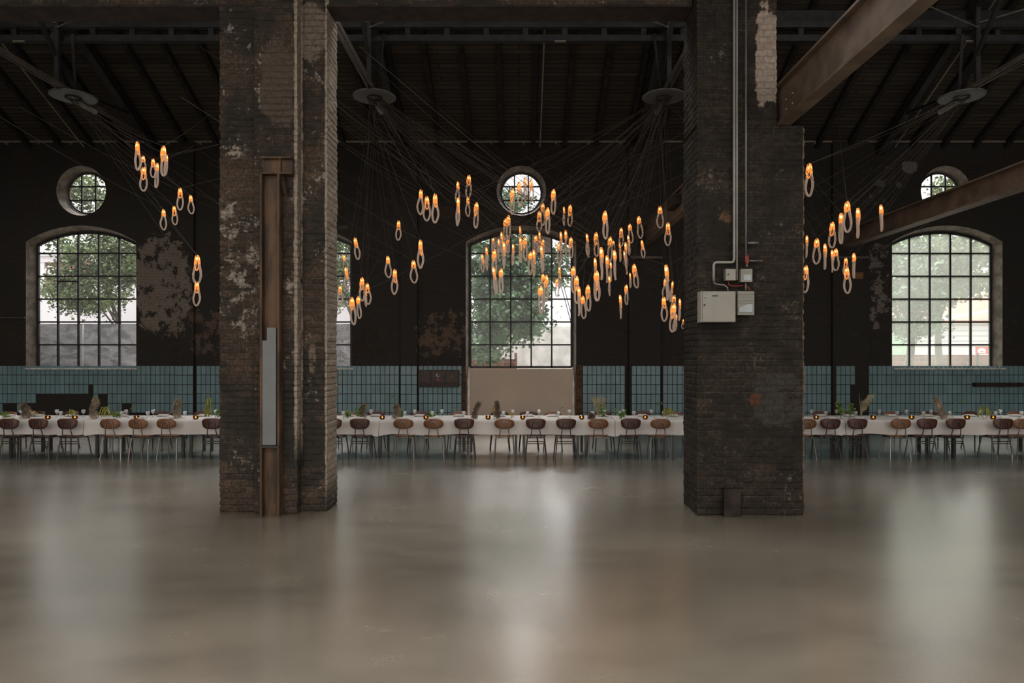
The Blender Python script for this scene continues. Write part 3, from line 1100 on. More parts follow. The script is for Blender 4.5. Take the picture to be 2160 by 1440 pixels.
# conduits under the eaves and up the roof slope
b = MB()
b.tube([(XL, YW - 0.06, ZE), (XR, YW - 0.06, ZE)], 0.028, 8)
o = tag(b.build('wall_conduit', M['conduit']), 'long pale conduit running along the top of the far wall', 'conduit')
x = -13.5
while x < 14:
    b = MB()
    b.box(x, x + 0.04, YW - 0.08, YW, ZE - 0.07, ZE - 0.03)
    b.build('clip', M['conduit'], o)
    x += 0.85
for xx, l in ((PX(182, YW), 'thin pale conduit slanting down the roof at the left end'), (PX(1139, YW), 'thin pale conduit straight down the roof in the middle'), (PX(1884, YW), 'thin pale conduit slanting down the roof at the right end')):
    b = MB()
    b.tube([(xx, YW - 0.1, roof_z(YW - 0.1) - 0.2), (xx, 13.3, roof_z(13.3) - 0.2)], 0.02, 6)
    tag(b.build('roof_conduit', M['conduit']), l, 'conduit')

# ------------------------------------------------------------------ boxes and pipes on the right pillar
YF = 8.525


def enclosure(name, x0, x1, y0, y1, depth, label, mat=None):
    """a wall box between pixel x0..x1, y0..y1 on the pillar's face"""
    a, c = P(x0, y1, YF - depth), P(x1, y0, YF - depth)
    e_ = tag(empty(name, ((a.x + c.x) / 2, YF, a.z)), label, 'electrical box')
    m = MB()
    m.box(a.x, c.x, YF - depth, YF, a.z, c.z)
    local(m, e_).build('body', mat or M['box_white'], e_)
    return e_, a, c


e_, a, c = enclosure('distribution_box', 1478, 1551, 614, 679, 0.16, 'large cream metal distribution box on the right pillar')
m = MB()
m.box(a.x + 0.02, c.x - 0.003, YF - 0.175, YF - 0.16, a.z + 0.006, c.z - 0.006)
local(m, e_).build('door', M['box_white'], e_)
m = MB()
p = P(1486, 643, YF - 0.175)
m.tube([p, p + Vector((0, -0.012, 0))], 0.011, 10)
local(m, e_).build('lock', M['black'], e_)
m = MB()
p = P(1488, 628, YF - 0.175)
m.tube([p, p + Vector((0, -0.008, 0))], 0.007, 8)
local(m, e_).build('button', M['black'], e_)
m = MB()
p = P(1488.5, 625, YF - 0.175)
m.tube([p, p + Vector((0, -0.006, 0))], 0.005, 8)
local(m, e_).build('indicator_lamp', emit('green_indicator', (0.2, 1.0, 0.35), 0.6), e_)
m = MB()
p = P(1502, 625, YF - 0.175)
q = P(1514, 622.5, YF - 0.175)
m.box(p.x, q.x, YF - 0.179, YF - 0.175, p.z, q.z)
local(m, e_).build('nameplate', M['black'], e_)

e_, a, c = enclosure('ventilated_box', 1556, 1591, 614, 664, 0.13, 'cream box with horizontal ribs beside the large distribution box')
m = MB()
for k in range(15):
    z = c.z - 0.012 - k * (c.z - a.z - 0.03) / 14.5
    m.box(a.x + 0.003, c.x - 0.003, YF - 0.142, YF - 0.13, z - 0.009, z)
local(m, e_).build('rib', M['box_white'], e_)
m = MB()
p, q = P(1559, 658, YF - 0.145), P(1587, 641, YF - 0.145)
m.prism([(p.x, YF - 0.150, p.z), (q.x, YF - 0.150, p.z), (q.x, YF - 0.150, q.z), (q.x - 0.05, YF - 0.150, q.z), (p.x, YF - 0.150, q.z - 0.04)], (0, 0.006, 0))
local(m, e_).build('front_label', M['box_shade'], e_)

e_, a, c = enclosure('switch_box', 1531, 1552, 567, 591, 0.10, 'small cream box with a dark keyhole above the distribution box')
m = MB()
p = P(1536, 579, YF - 0.10)
m.tube([p, p + Vector((0, -0.01, 0))], 0.01, 10)
local(m, e_).build('keyhole', M['black'], e_)
e_, a, c = enclosure('junction_box', 1563, 1587, 567, 594, 0.10, 'small ribbed cream box under the red valve')
m = MB()
for k in range(10):
    z = c.z - 0.012 - k * 0.011
    m.box(a.x + 0.012, c.x - 0.012, YF - 0.106, YF - 0.10, z - 0.006, z)
local(m, e_).build('rib', M['box_white'], e_)
m = MB()
p, q = P(1568, 591, YF - 0.1), P(1584, 579, YF - 0.1)
m.box(p.x, q.x, YF - 0.109, YF - 0.10, p.z, q.z)
local(m, e_).build('front_label', M['box_shade'], e_)


def pipe(name, pxs, r, mat, label, cat='pipe', y=YF - 0.05, n=8, group=None):
    m = MB()
    m.tube([P(px, py, y) for px, py in pxs], r, n)
    return tag(m.build(name, mat, smooth=True), label, cat, group)


pipe('conduit_pipe', [(1548.5, -40), (1548.5, 546), (1546.5, 552), (1543, 553), (1511, 553), (1507, 555), (1505.5, 559), (1505.5, 592)], 0.017, M['pipe_white'],
     'thick white conduit down the right pillar bending to the large box', 'conduit')
pipe('conduit_pipe', [(1554.5, -40), (1554.5, 590)], 0.012, M['pipe_white'], 'thin white conduit down the right pillar beside the thick one', 'conduit')
pipe('grey_pipe', [(1573.5, -40), (1573.5, 540)], 0.013, M['pipe_grey'], 'grey steel pipe down the right pillar to the red valve', 'pipe')
pipe('cable', [(1505.5, 593), (1508, 598), (1518, 600), (1528, 601), (1534, 606), (1536, 613)], 0.007, M['pipe_white'], 'pale flexible cable looping into the large distribution box', 'cable', y=YF - 0.07)
pipe('pipe_stub', [(1577, 512), (1600, 512)], 0.016, M['pipe_grey'], 'short grey pipe stub above the red valve', 'pipe')
o = pipe('pipe_stub', [(1578, 550), (1603, 550)], 0.011, M['pipe_grey'], 'short grey pipe with a brass tip beside the red valve', 'pipe')
m = MB()
m.tube([P(1603, 550, YF - 0.05), P(1608, 550, YF - 0.05)], 0.010, 8)
m.build('brass_tip', plain('brass', (0.35, 0.2, 0.08), 0.4, metal=0.7), o)
va = tag(empty('valve', P(1575, 558, YF - 0.05)), 'red handled valve on the grey pipe of the right pillar', 'valve')
m = MB()
m.tube([P(1575.5, 541, YF - 0.07), P(1575.5, 562, YF - 0.07)], 0.012, 8)
local(m, va).build('valve_body', M['pipe_grey'], va)
m = MB()
pts = [(1573, 540), (1576, 537), (1578, 541), (1578, 553), (1576, 557), (1573.5, 554)]
m.tube([P(a_, b_, YF - 0.09) for a_, b_ in pts], 0.010, 8, closed=True)
local(m, va).build('handle', M['red'], va)
for pts, l in (([(1536, 592), (1537, 600), (1545, 603), (1560, 603), (1567, 602)], 'red cable sagging below the small keyhole box'), ([(1575, 604), (1580, 607), (1582, 613)], 'short red cable above the ribbed box')):
    pipe('red_cable', pts, 0.006, M['red'], l, 'cable', y=YF - 0.04)
pipe('grey_pipe', [(1573, 595), (1573, 613)], 0.012, M['pipe_grey'], 'short grey pipe joining the two ribbed boxes', 'pipe')

# ------------------------------------------------------------------ fittings on the far wall
cb = tag(empty('control_cabinet', P(924, 816, YW)), 'dark wooden control cabinet with a round dial on the blue tiles', 'control cabinet')
ca, cc = P(882, 816, YW - 0.16), P(968, 780, YW - 0.16)
m = MB()
m.box(ca.x, cc.x, YW - 0.16, YW - 0.02, ca.z, cc.z)
local(m, cb).build('cabinet_body', plain('charred_cabinet', (0.035, 0.023, 0.019), 0.6), cb)
for x0, x1 in ((884, 908), (911, 938), (941, 966)):
    m = MB()
    p, q = P(x0, 806, YW - 0.17), P(x1, 782, YW - 0.17)
    m.box(p.x, q.x, YW - 0.18, YW - 0.16, p.z, q.z)
    local(m, cb).build('cabinet_door', plain('charred_door', (0.045, 0.028, 0.022), 0.5), cb)
m = MB()
p = P(924, 791, YW - 0.18)
m.tube([p, p + Vector((0, -0.02, 0))], 0.055, 20)
local(m, cb).build('dial', plain('dial_face', (0.28, 0.24, 0.2), 0.5), cb)
m = MB()
m.box(p.x - 0.005, p.x + 0.04, p.y - 0.026, p.y - 0.02, p.z - 0.02, p.z + 0.045)
local(m, cb).build('pointer', M['black'], cb)
m = MB()
p = P(924, 800.5, YW - 0.18)
m.tube([p, p + Vector((0, -0.03, 0))], 0.034, 14)
local(m, cb).build('red_knob', M['red'], cb)
m = MB()
p = P(953, 794, YW - 0.18)
m.tube([p, p + Vector((0, -0.012, 0))], 0.05, 12)
local(m, cb).build('corroded_plate', plain('corroded_plate', (0.12, 0.06, 0.025), 0.6), cb)

m = MB()
m.box(PX(2055, 17.9), PX(2156, 17.9), 17.84, YW - 0.022, PZ(815, 17.9), PZ(807, 17.9))
tag(m.build('wall_rail', M['lintel']), 'dark timber rail fixed on the tiles below the dusty window', 'rail')
m = MB()
m.lathe([(0.0, 0.0), (0.115, 0.0), (0.115, 0.05), (0.10, 0.06), (0.0, 0.07)], 24)
for i, v in enumerate(m.v):
    m.v[i] = Vector((v.x, -v.z, v.y)) + P(1322, 553, YW)
tag(m.build('round_plate', plain('pale_plate', (0.16, 0.16, 0.155), 0.6)), 'round grey plate on the dark wall behind the pendants', 'wall plate')
for x0, x1, y_, l in ((1330, 1396, 543, 'horizontal brown bar on the wall right of the window'), (1768, 1831, 543, 'horizontal brown bar on the wall left of the dusty window'), (0, 53, 670, 'thin horizontal bar on the wall left of the left window')):
    m = MB()
    yy = YP - 0.03 if x0 > 1000 else YW - 0.03
    m.bar(P(x0, y_, yy), P(x1, y_, yy), 0.06, 0.06 if x0 > 1000 else 0.03)
    tag(m.build('wall_bar', M['tie']), l, 'bar')
m = MB()
p, q = P(1804, 588, YP - 0.03), P(1821, 574, YP - 0.03)
m.box(p.x, q.x, YP - 0.03, YP, p.z, q.z)
tag(m.build('sign_plate', plain('orange_plate', (0.16, 0.075, 0.02), 0.6)), 'small dull orange plate on the pier left of the dusty window', 'wall plate')
m = MB()
m.box(PX(702, 9.3), PX(734, 9.3), 9.27, 9.31, PZ(484, 9.3), PZ(477, 9.3))
tag(m.build('wall_bracket', M['lintel']), 'small dark steel bracket behind the left pillar edge', 'bracket')

# ------------------------------------------------------------------ outside
b = MB()
b.box(-40, 40, YB + 0.02, 70, -0.3, -0.1)
tag(b.build('ground_yard', M['out_ground']), 'paved yard outside the windows', 'ground', kind='structure')


def tree(name, base, label, blobs, mat, nleaf, trunk=0.12, seed=1, lean=(0, 0), leaf=0.11, branches=7, trunk_top=None):
    """trunk, branches and a crown of single leaves scattered in blobs (centre, radii)"""
    rr = random.Random(seed)
    t = tag(empty(name, base), label, 'tree')
    b0 = Vector(base)
    top = Vector(blobs[0][0]) if trunk_top is None else Vector(trunk_top)
    m = MB()
    mid = (b0 + top) / 2 + Vector((lean[0], lean[1], 0))
    path = [b0 * (1 - s) ** 2 + mid * 2 * s * (1 - s) + top * s * s for s in [i / 8 for i in range(9)]]
    m.tube(path, [trunk * (1 - 0.65 * i / 8) for i in range(9)], 8)
    local(m, t).build('trunk', M['bark'], t, smooth=True)
    m = MB()
    for k in range(branches):
        c, r = blobs[k % len(blobs)]
        st = path[4 + k % 4]
        en = Vector(c) + Vector((rr.uniform(-r[0], r[0]), rr.uniform(-r[1], r[1]), rr.uniform(-r[2], r[2]))) * 0.8
        md = (st + en) / 2 + Vector((0, 0, 0.2))
        m.tube([st, md, en], [trunk * 0.35, trunk * 0.22, trunk * 0.08], 5)
    local(m, t).build('branch', M['bark'], t)
    m = MB()
    tot = sum(r[0] * r[2] for c, r in blobs)
    for c, r in blobs:
        # twig clusters give the crown gaps
        cl_n = max(5, int(22 * r[0] * r[2] / tot * len(blobs)))
        cents = []
        for _ in range(cl_n):
            v = Vector((rr.gauss(0, 1), rr.gauss(0, 1), rr.gauss(0, 1)))
            v = v.normalized() * rr.uniform(0.25, 1.0) ** 0.6
            cents.append(Vector(c) + Vector((v.x * r[0], v.y * r[1], v.z * r[2])))
        for _ in range(int(nleaf * r[0] * r[2] / tot)):
            q = rr.choice(cents) + Vector((rr.gauss(0, 0.24), rr.gauss(0, 0.24), rr.gauss(0, 0.17)))
            s = leaf * rr.uniform(0.6, 1.3)
            a = Vector((rr.uniform(-1, 1), rr.uniform(-1, 1), rr.uniform(-0.8, 0.5))).normalized()
            n = Vector((rr.uniform(-1, 1), rr.uniform(-1, 1), rr.uniform(-0.3, 1))).normalized()
            w = a.cross(n).normalized() * s * 0.42
            m.add([q - a * s * 0.5, q + w, q + a * s * 0.6, q - w], [(0, 1, 2, 3)])
    local(m, t).build('foliage', mat, t)
    return t


def blob(px, py, Y, rx, rz, ry=0.8):
    return (tuple(P(px, py, Y)), (rx, ry, rz))


tree('leafy_tree', (-12.6, 23.5, -0.1), 'leafy green tree outside the left arched window', [blob(205, 555, 23.5, 1.5, 0.9), blob(185, 620, 23, 1.3, 0.6), blob(255, 520, 24, 0.9, 0.6), blob(180, 405, 24, 0.9, 0.8), blob(130, 600, 23.5, 0.6, 0.6), blob(275, 560, 23.5, 0.8, 0.9), blob(150, 520, 24, 0.8, 0.4)],
     M['leaf_out'], 14500, seed=3, leaf=0.105)
tree('leafy_tree', (-5.2, 24.5, -0.1), 'leafy tree showing in the strip of window beside the left pillar', [blob(720, 560, 24, 0.8, 1.1), blob(725, 620, 24, 0.6, 0.5), blob(690, 540, 24, 0.9, 0.9)],
     M['leaf_out'], 5000, seed=5, leaf=0.105)
tree('maple_tree', (-2.3, 24.5, -0.1), 'big green tree filling the middle arched window',
     [blob(1045, 580, 23.5, 1.0, 1.5), blob(1105, 595, 23.5, 1.0, 1.0), blob(1045, 690, 23, 0.95, 0.8), blob(1075, 650, 23, 0.9, 0.6), blob(1095, 525, 24, 1.0, 0.6), blob(1125, 665, 23.5, 0.7, 0.25), blob(1010, 740, 22.5, 0.6, 0.4), blob(1180, 555, 24, 0.5, 0.5),
      blob(1075, 425, 26, 0.5, 0.4), blob(1105, 700, 23, 0.6, 0.35)],
     M['leaf_out2'], 19000, seed=8, leaf=0.14, branches=10)
tree('street_tree', tuple(P(1985, 800, 24)), 'slim forked tree behind the dusty window, nearer its middle', [blob(1990, 560, 24, 1.4, 0.9), blob(1960, 610, 24, 1.0, 0.6), blob(2060, 530, 24.5, 1.0, 0.6), blob(1960, 530, 25, 1.6, 0.7), blob(2040, 600, 25, 0.8, 0.6), blob(1985, 390, 26, 0.5, 0.3)], M['leaf_out'], 9000, seed=12,
     trunk=0.14, lean=(-0.3, 0), leaf=0.14)
tree('street_tree', tuple(P(1912, 800, 23)), 'slim leaning tree behind the dusty window, at its left side', [blob(1915, 610, 23, 0.9, 1.2), blob(1925, 690, 23, 0.7, 0.3), blob(1900, 540, 24, 0.6, 0.5)], M['leaf_out2'], 7000, seed=14, trunk=0.16, lean=(0.3, 0),
     leaf=0.14)

# yard wall with bright render behind the left windows, clouded sheet before it
b = MB()
zb = PZ(618, 28)
b.box(PX(40, 28), PX(840, 28), 28.0, 28.3, -0.1, zb)
b.prism([(PX(40, 28), 28.0, zb), (PX(840, 28), 28.0, zb), (PX(840, 28), 28.0, zb + 0.3), (PX(300, 28), 28.0, zb + 0.5)], (0, 0.3, 0))
tag(b.build('garden_wall', M['out_white']), 'white rendered wall beyond the left windows', 'garden wall')
for k, (x0, x1, l) in enumerate(((60, 300, 'clouded plastic sheet hung outside the left arched window'), (560, 752, 'clouded plastic sheet hung outside the window behind the left pillar'))):
    m = MB()
    n = 40
    vs, fs = [], []
    Ys = 18.9
    for i in range(n + 1):
        for j in range(5):
            px = x0 + (x1 - x0) * i / n
            q = P(px, 914 - 231 * j / 4, Ys)
            q.y += 0.05 * math.sin(i * 0.7 + j) * (1 - j / 5) + 0.03 * math.sin(i * 1.9 + 2 * j)
            vs.append(q)
    for i in range(n):
        for j in range(4):
            fs.append((i * 5 + j, i * 5 + 5 + j, i * 5 + 6 + j, i * 5 + 1 + j))
    m.add(vs, fs)
    tag(m.build('plastic_sheet', M['film'], smooth=True), l, 'plastic sheet')
m = MB()
m.tube([(PX(173, 18.75), 18.75, -0.1), P(173, 684, 18.75)], 0.04, 10)
tag(m.build('white_pole', M['white_pole']), 'white pole standing outside the left arched window', 'pole')
m = MB()
m.box(PX(60, 19.6), PX(300, 19.6), 19.6, 19.9, -0.1, PZ(756, 19.6))
tag(m.build('brick_ledge', M['out_brick']), 'low red brick wall outside the left arched window', 'low wall')
# villa with a scroll gable far left
vl = tag(empty('villa', P(100, 900, 32)), 'brick villa with white pilasters and a grey ribbed roof beyond the left window', 'house')
a, c = P(20, 640, 32), P(152, 540, 32)
m = MB()
m.box(a.x, c.x, 32, 36, -0.1, c.z)
local(m, vl).build('villa_wall', M['out_brick'], vl)
m = MB()
for px in (82, 92):
    m.box(PX(px, 32) - 0.1, PX(px, 32) + 0.1, 31.9, 32, a.z, c.z)
m.box(a.x, c.x + 0.1, 31.85, 32, c.z - 0.3, c.z)
local(m, vl).build('pilaster', M['out_white'], vl)
m = MB()
m.prism([(a.x - 0.4, 31.7, c.z), (c.x + 1.6, 31.7, c.z), (PX(85, 32), 35, PZ(505, 34)), (a.x - 2, 35, PZ(505, 34))], (0, 0, 0.15))
local(m, vl).build('roof', M['out_grey_roof'], vl)
m = MB()
ctr = P(108, 575, 31.9)
m.tube([ctr + Vector((0.35 * (1 - k / 30) * math.cos(k * 0.45), -0.02, 0.35 * (1 - k / 30) * math.sin(k * 0.45))) for k in range(26)], 0.05, 6)
local(m, vl).build('scroll_ornament', M['out_white'], vl)
# stained wall and brick bin store beyond the middle window
b = MB()
b.box(PX(900, 28), PX(1330, 28), 28.0, 28.3, -0.1, PZ(688, 28))
tag(b.build('garden_wall', M['out_stained']), 'pale stained rendered wall beyond the middle window', 'garden wall')
b = MB()
b.box(PX(930, 26), PX(1091, 26), 26.0, 26.3, -0.1, PZ(757, 26))
b.box(PX(1085, 26), PX(1091, 26), 25.95, 26.3, -0.1, PZ(744, 26))
tag(b.build('brick_ledge', M['out_brick']), 'low dark red brick wall at the foot of the big tree', 'low wall')
for x0, x1, l in ((1188, 1207, 'thin slanting stay wire above the stained wall'), (1194, 1212, 'second thin stay wire beside the first above the stained wall')):
    b = MB()
    b.tube([P(x0 - 20, 545, 28.1), P(x1, 690, 28.1)], 0.018, 5)
    tag(b.build('stay_wire', M['truss']), l, 'wire')
# street side behind the dusty window
hs = tag(empty('house', P(2040, 900, 34)), 'house with a red roof and pale board siding behind the dusty window', 'house')
a, c = P(1930, 735, 34), P(2200, 682, 34)
m = MB()
m.box(a.x, c.x, 34, 40, -0.1, c.z)
local(m, hs).build('siding', M['out_white'], hs)
m = MB()
for k in range(5):
    z = a.z + (c.z - a.z) * (k + 0.5) / 5
    m.box(a.x, c.x, 33.96, 34, z, z + 0.03)
local(m, hs).build('siding_groove', M['out_grey_roof'], hs)
m = MB()
m.prism([(a.x - 2.5, 33.7, c.z), (c.x + 1, 33.7, c.z), (c.x + 1, 37, PZ(610, 37)), (a.x - 1, 37, PZ(640, 37))], (0, 0, 0.15))
local(m, hs).build('roof', M['out_roof'], hs)
m = MB()
m.bar((PX(1945, 33.5), 33.5, PZ(680, 33.5)), (PX(2110, 33.5), 33.5, PZ(652, 33.5)), 0.06, 0.12)
local(m, hs).build('gutter', M['out_white'], hs)
b = MB()
b.box(PX(1840, 33), PX(1929, 33), 33.0, 33.4, -0.1, PZ(690, 33))
tag(b.build('shed', M['out_green']), 'pale green boarded shed behind the dusty window', 'shed')
b = MB()
b.box(PX(1840, 27), PX(2200, 27), 27.0, 27.3, -0.1, PZ(748, 27))
tag(b.build('brick_ledge', M['out_brick']), 'low brick wall seen through the dusty window', 'low wall')
b = MB()
b.box(PX(2052, 36), PX(2110, 36), 41, 44, 0, PZ(530, 41))
tag(b.build('tower', M['out_white']), 'tall white building glimpsed at the upper corner of the dusty window', 'building')
sg = tag(empty('street_sign', P(2078, 745, 26.5)), 'red sign board with white ovals above the low brick wall', 'sign')
m = MB()
p, q = P(2058, 746, 26.5), P(2104, 731, 26.5)
m.box(p.x, q.x, 26.48, 26.52, p.z, q.z)
local(m, sg).build('sign_board', M['sign_red'], sg)
m = MB()
for px in (2062, 2100):
    m.bar((PX(px, 26.55), 26.55, -0.1), P(px, 733, 26.55), 0.06, 0.06, up=(0, 1, 0))
local(m, sg).build('post', M['truss'], sg)
m = MB()
for px in (2071, 2093):
    cpt = P(px, 740, 26.47)
    m.prism([cpt + Vector((0.16 * math.cos(t * math.pi / 8), 0, max(-0.08, 0.12 * math.sin(t * math.pi / 8)))) for t in range(16)], (0, 0.008, 0))
local(m, sg).build('sign_oval', M['white_pole'], sg)
m = MB()
m.bar(P(2071, 742, 26.46) + Vector((-0.06, 0, 0)), P(2071, 740, 26.46) + Vector((0.06, 0, 0)), 0.006, 0.03)
local(m, sg).build('sign_mark', M['sign_red'], sg)

# ------------------------------------------------------------------ tables and cloths
YT0, YT1, ZTAB = 13.30, 14.38, 0.735
TB = [-120, 25, 208, 390, 580, 790, 978, 1097, 1228, 1415, 1610, 1815, 2010, 2240]
trk = ranks([(TB[i] + TB[i + 1]) / 2 for i in range(len(TB) - 1)])
for i in range(len(TB) - 1):
    x0, x1 = PX(TB[i], YT0) + 0.01, PX(TB[i + 1], YT0) - 0.01
    t = tag(empty('dining_table', ((x0 + x1) / 2, (YT0 + YT1) / 2, 0)), 'dark legged table under white cloth, %s from left %s' % trk[i], 'table', 'tables of the long banquet row')
    m = MB()
    m.box(x0, x1, YT0 + 0.01, YT1 - 0.01, ZTAB - 0.025, ZTAB)
    local(m, t).build('table_top', M['lintel'], t)
    for ya in (YT0 + 0.06, YT1 - 0.09):
        m = MB()
        m.box(x0 + 0.05, x1 - 0.05, ya, ya + 0.03, ZTAB - 0.29, ZTAB - 0.025)
        local(m, t).build('apron', M['dark_tube'], t)
    for xx in (x0 + 0.07, x1 - 0.07):
        for yy in (YT0 + 0.09, YT1 - 0.09):
            m = MB()
            m.bar((xx, yy, 0), (xx, yy, ZTAB - 0.025), 0.05, 0.05, up=(0, 1, 0))
            local(m, t).build('leg', M['dark_tube'], t)
CB = [-130, 178, 560, 800, 1297, 1782, 2250]
CLN = ['at the left end of the row', 'reaching behind the left pillar', 'just right of the left pillar', 'under the middle window', 'partly behind the right pillar', 'at the right end of the row']
for i in range(len(CB) - 1):
    x0, x1 = PX(CB[i], YT0) + 0.004, PX(CB[i + 1], YT0) - 0.004
    n = int((x1 - x0) / 0.045)
    prof = []   # (y, z, amount of fold)
    zc = ZTAB + 0.006
    for k in range(7):
        prof.append((YT0 - 0.012, zc - 0.27 * (1 - k / 6) - 0.004, 1 - k / 6))
    for k in range(7):
        prof.append((YT0 + (YT1 - YT0) * k / 6, zc + 0.002, 0))
    for k in range(1, 7):
        prof.append((YT1 + 0.012, zc - 0.27 * k / 6 - 0.004, -k / 6))
    vs, fs = [], []
    w = len(prof)
    for a_ in range(n + 1):
        x = x0 + (x1 - x0) * a_ / n
        endf = max(0, 1 - min(x - x0, x1 - x) / 0.25)
        fold = 0.5 + 0.5 * math.sin(x * 9 + 2.2 * math.sin(x * 2.3) + i)
        fold2 = noise.noise(Vector((x * 1.4, i, 0)))
        for (y, z, f) in prof:
            dy = -(0.012 + 0.022 * fold * abs(f) + 0.03 * endf * abs(f)) * f if f else 0
            dz = (-0.035 * endf + 0.03 * fold2) * abs(f) if f else 0
            vs.append((x, y + dy, z + dz))
    for a_ in range(n):
        for k in range(w - 1):
            fs.append((a_ * w + k, (a_ + 1) * w + k, (a_ + 1) * w + k + 1, a_ * w + k + 1))
    m = MB()
    m.add(vs, fs)
    tag(m.build('tablecloth', M['cloth'], smooth=True), 'white linen tablecloth over the long table ' + CLN[i], 'tablecloth', 'white tablecloths')
ZC = ZTAB + 0.0085


# ------------------------------------------------------------------ chairs
def round_plate(w, h, pw, ph, n=28, e=2.6):
    """outline of a rounded backrest: wider at the top when pw > 0"""
    pts = []
    for i in range(n):
        a = 2 * math.pi * i / n
        c, s = math.cos(a), math.sin(a)
        x = math.copysign(abs(c) ** (2 / e), c) * w / 2
        z = math.copysign(abs(s) ** (2 / e), s) * h / 2
        x *= 1 + pw * (z / h)
        pts.append((x, z))
    return pts


def make_chair(kind):
    tan = kind == 'tan'
    t = empty('plywood_chair')
    wood = M['ply_tan'] if tan else M['ply_dark']
    tube = M['chrome'] if tan else M['dark_tube']
    # backrest: bent plate
    lp = round_plate(0.385 if tan else 0.375, 0.195 if tan else 0.205, 0.0 if tan else 0.22, 0, e=2.5 if tan else 3.2)
    m = MB()
    n = len(lp)
    vs = []
    for th in (0.0, 0.012):
        for sc in (1.0, 0.55):
            for x, z in lp:
                xx, zz = x * sc, z * sc
                y = -0.225 - 0.10 * (zz + 0.1) * 0.5 + 0.9 * xx * xx - 0.02 + th
                vs.append((xx, y, 0.70 + zz))
        vs.append((0, -0.25 + th, 0.70))
    k = 2 * n + 1
    fs = []
    for s, o in ((0, 0), (1, k)):
        for i in range(n):
            j = (i + 1) % n
            q = (o + i, o + j, o + n + j, o + n + i)
            fs.append(q if s == 0 else q[::-1])
            q = (o + n + i, o + n + j, o + 2 * n)
            fs.append(q if s == 0 else q[::-1])
    for i in range(n):
        j = (i + 1) % n
        fs.append((i, k + i, k + j, j))
    m.add(vs, fs)
    m.build('backrest', wood, t, smooth=True)
    # seat
    lp = round_plate(0.40, 0.39, 0.10, 0, e=3.2)
    m = MB()
    vs = [(x, y, 0.452 + 0.10 * abs(x) ** 2 - (0.012 if y > 0.1 else 0)) for x, y in lp] + [(x, y, 0.466 + 0.10 * abs(x) ** 2 - (0.012 if y > 0.1 else 0)) for x, y in lp]
    n = len(lp)
    vs += [(0, 0, 0.445), (0, 0, 0.459)]
    fs = [(i, n + i, n + (i + 1) % n, (i + 1) % n)[::-1] for i in range(n)]
    fs += [((i + 1) % n, i, 2 * n) for i in range(n)] + [(n + i, n + (i + 1) % n, 2 * n + 1) for i in range(n)]
    m.add(vs, fs)
    m.build('seat', wood, t, smooth=True)
    # back tube: an inverted U behind the backrest
    m = MB()
    pts = []
    for i in range(13):
        a = math.pi * i / 12
        pts.append((-0.062 * math.cos(a), -0.262, 0.70 + 0.035 * math.sin(a)))
    pts = [(-0.098, -0.12, 0.436), (-0.096, -0.19, 0.436), (-0.092, -0.215, 0.47), (-0.075, -0.248, 0.60)] + pts + [(0.075, -0.248, 0.60), (0.092, -0.215, 0.47), (0.096, -0.19, 0.436), (0.098, -0.12, 0.436)]
    m.tube(pts, 0.0095, 8)
    m.build('back_tube', tube, t, smooth=True)
    # seat frame
    m = MB()
    zf = 0.425
    m.tube([(-0.165, -0.15, zf), (0.165, -0.15, zf), (0.165, 0.15, zf), (-0.165, 0.15, zf)], 0.0095, 8, closed=True)
    m.build('seat_frame', tube, t)
    for sx in (-1, 1):
        for sy in (-1, 1):
            m = MB()
            m.tube([(sx * 0.155, sy * 0.14, zf), (sx * 0.168, sy * 0.155, 0.40), (sx * (0.195 if tan else 0.205), sy * 0.215, 0.012)], [0.013, 0.013, 0.012], 8)
            m.lathe([(0.013, 0.0), (0.013, 0.016)], 8, (sx * (0.195 if tan else 0.205), sy * 0.215, 0))
            m.build('leg', tube, t)
    if not tan:
        for z in (0.355, 0.315):
            m = MB()
            k = 0.17 + (0.40 - z) * 0.095
            m.tube([(-k, -0.165 - (0.40 - z) * 0.15, z), (k, -0.165 - (0.40 - z) * 0.15, z)], 0.008, 8)
            m.build('rung', tube, t)
    return t


FRONT = [(17, 'd'), (79.5, 'd'), (140, 'd'), (230.5, 't'), (291, 't'), (349, 't'), (444, 'd'), (700, 'd'), (759, 'd'), (849, 't'), (914, 't'), (978, 'd'), (1063.6, 't'), (1131, 'd'), (1193.6, 'd'), (1263.6, 't'),
         (1332, 'd'), (1395, 't'), (1702, 't'), (1754, 'd'), (1811, 'd'), (1904, 't'), (1960, 'd'), (2019, 'd'), (2118, 'd'), (2160, 't')]
BACK = [20, 80, 150, 255, 345, 430, 735, 793, 886, 968, 1055, 1115, 1165, 1270, 1355, 1420, 1730, 1790, 1880, 1955, 2045, 2140]
proto = {'t': make_chair('tan'), 'd': make_chair('dark')}
used = set()
frk = ranks([p for p, _ in FRONT])
brk = ranks(BACK)
YC = 13.27


def place_chair(kind, x, y, rz, label, group):
    o = proto[kind] if kind not in used else copy_tree(proto[kind])
    used.add(kind)
    o.location = (x, y, 0)
    o.rotation_euler = (0, 0, rz)
    tag(o, label, 'chair', group)
    return o


CW = {'t': 'tan oval-backed chair', 'd': 'red-brown chair with two rungs'}
for i, (px, k) in enumerate(FRONT):
    yb = YC - 0.25
    place_chair(k, PX(px, yb), YC + R.uniform(-0.015, 0.015), R.uniform(-0.06, 0.06), '%s, %s from left on near side %s' % (CW[k], frk[i][0], frk[i][1]), 'chairs on the near side of the long table')
for i, px in enumerate(BACK):
    k = 't' if i % 3 == 0 else 'd'
    y = 14.5 + R.uniform(-0.02, 0.04)
    place_chair(k, PX(px, y + 0.25), y, math.pi + R.uniform(-0.07, 0.07), '%s, %s from left on far side %s' % (CW[k].replace(' with two rungs', ''), brk[i][0], brk[i][1]), 'chairs on the far side of the long table')


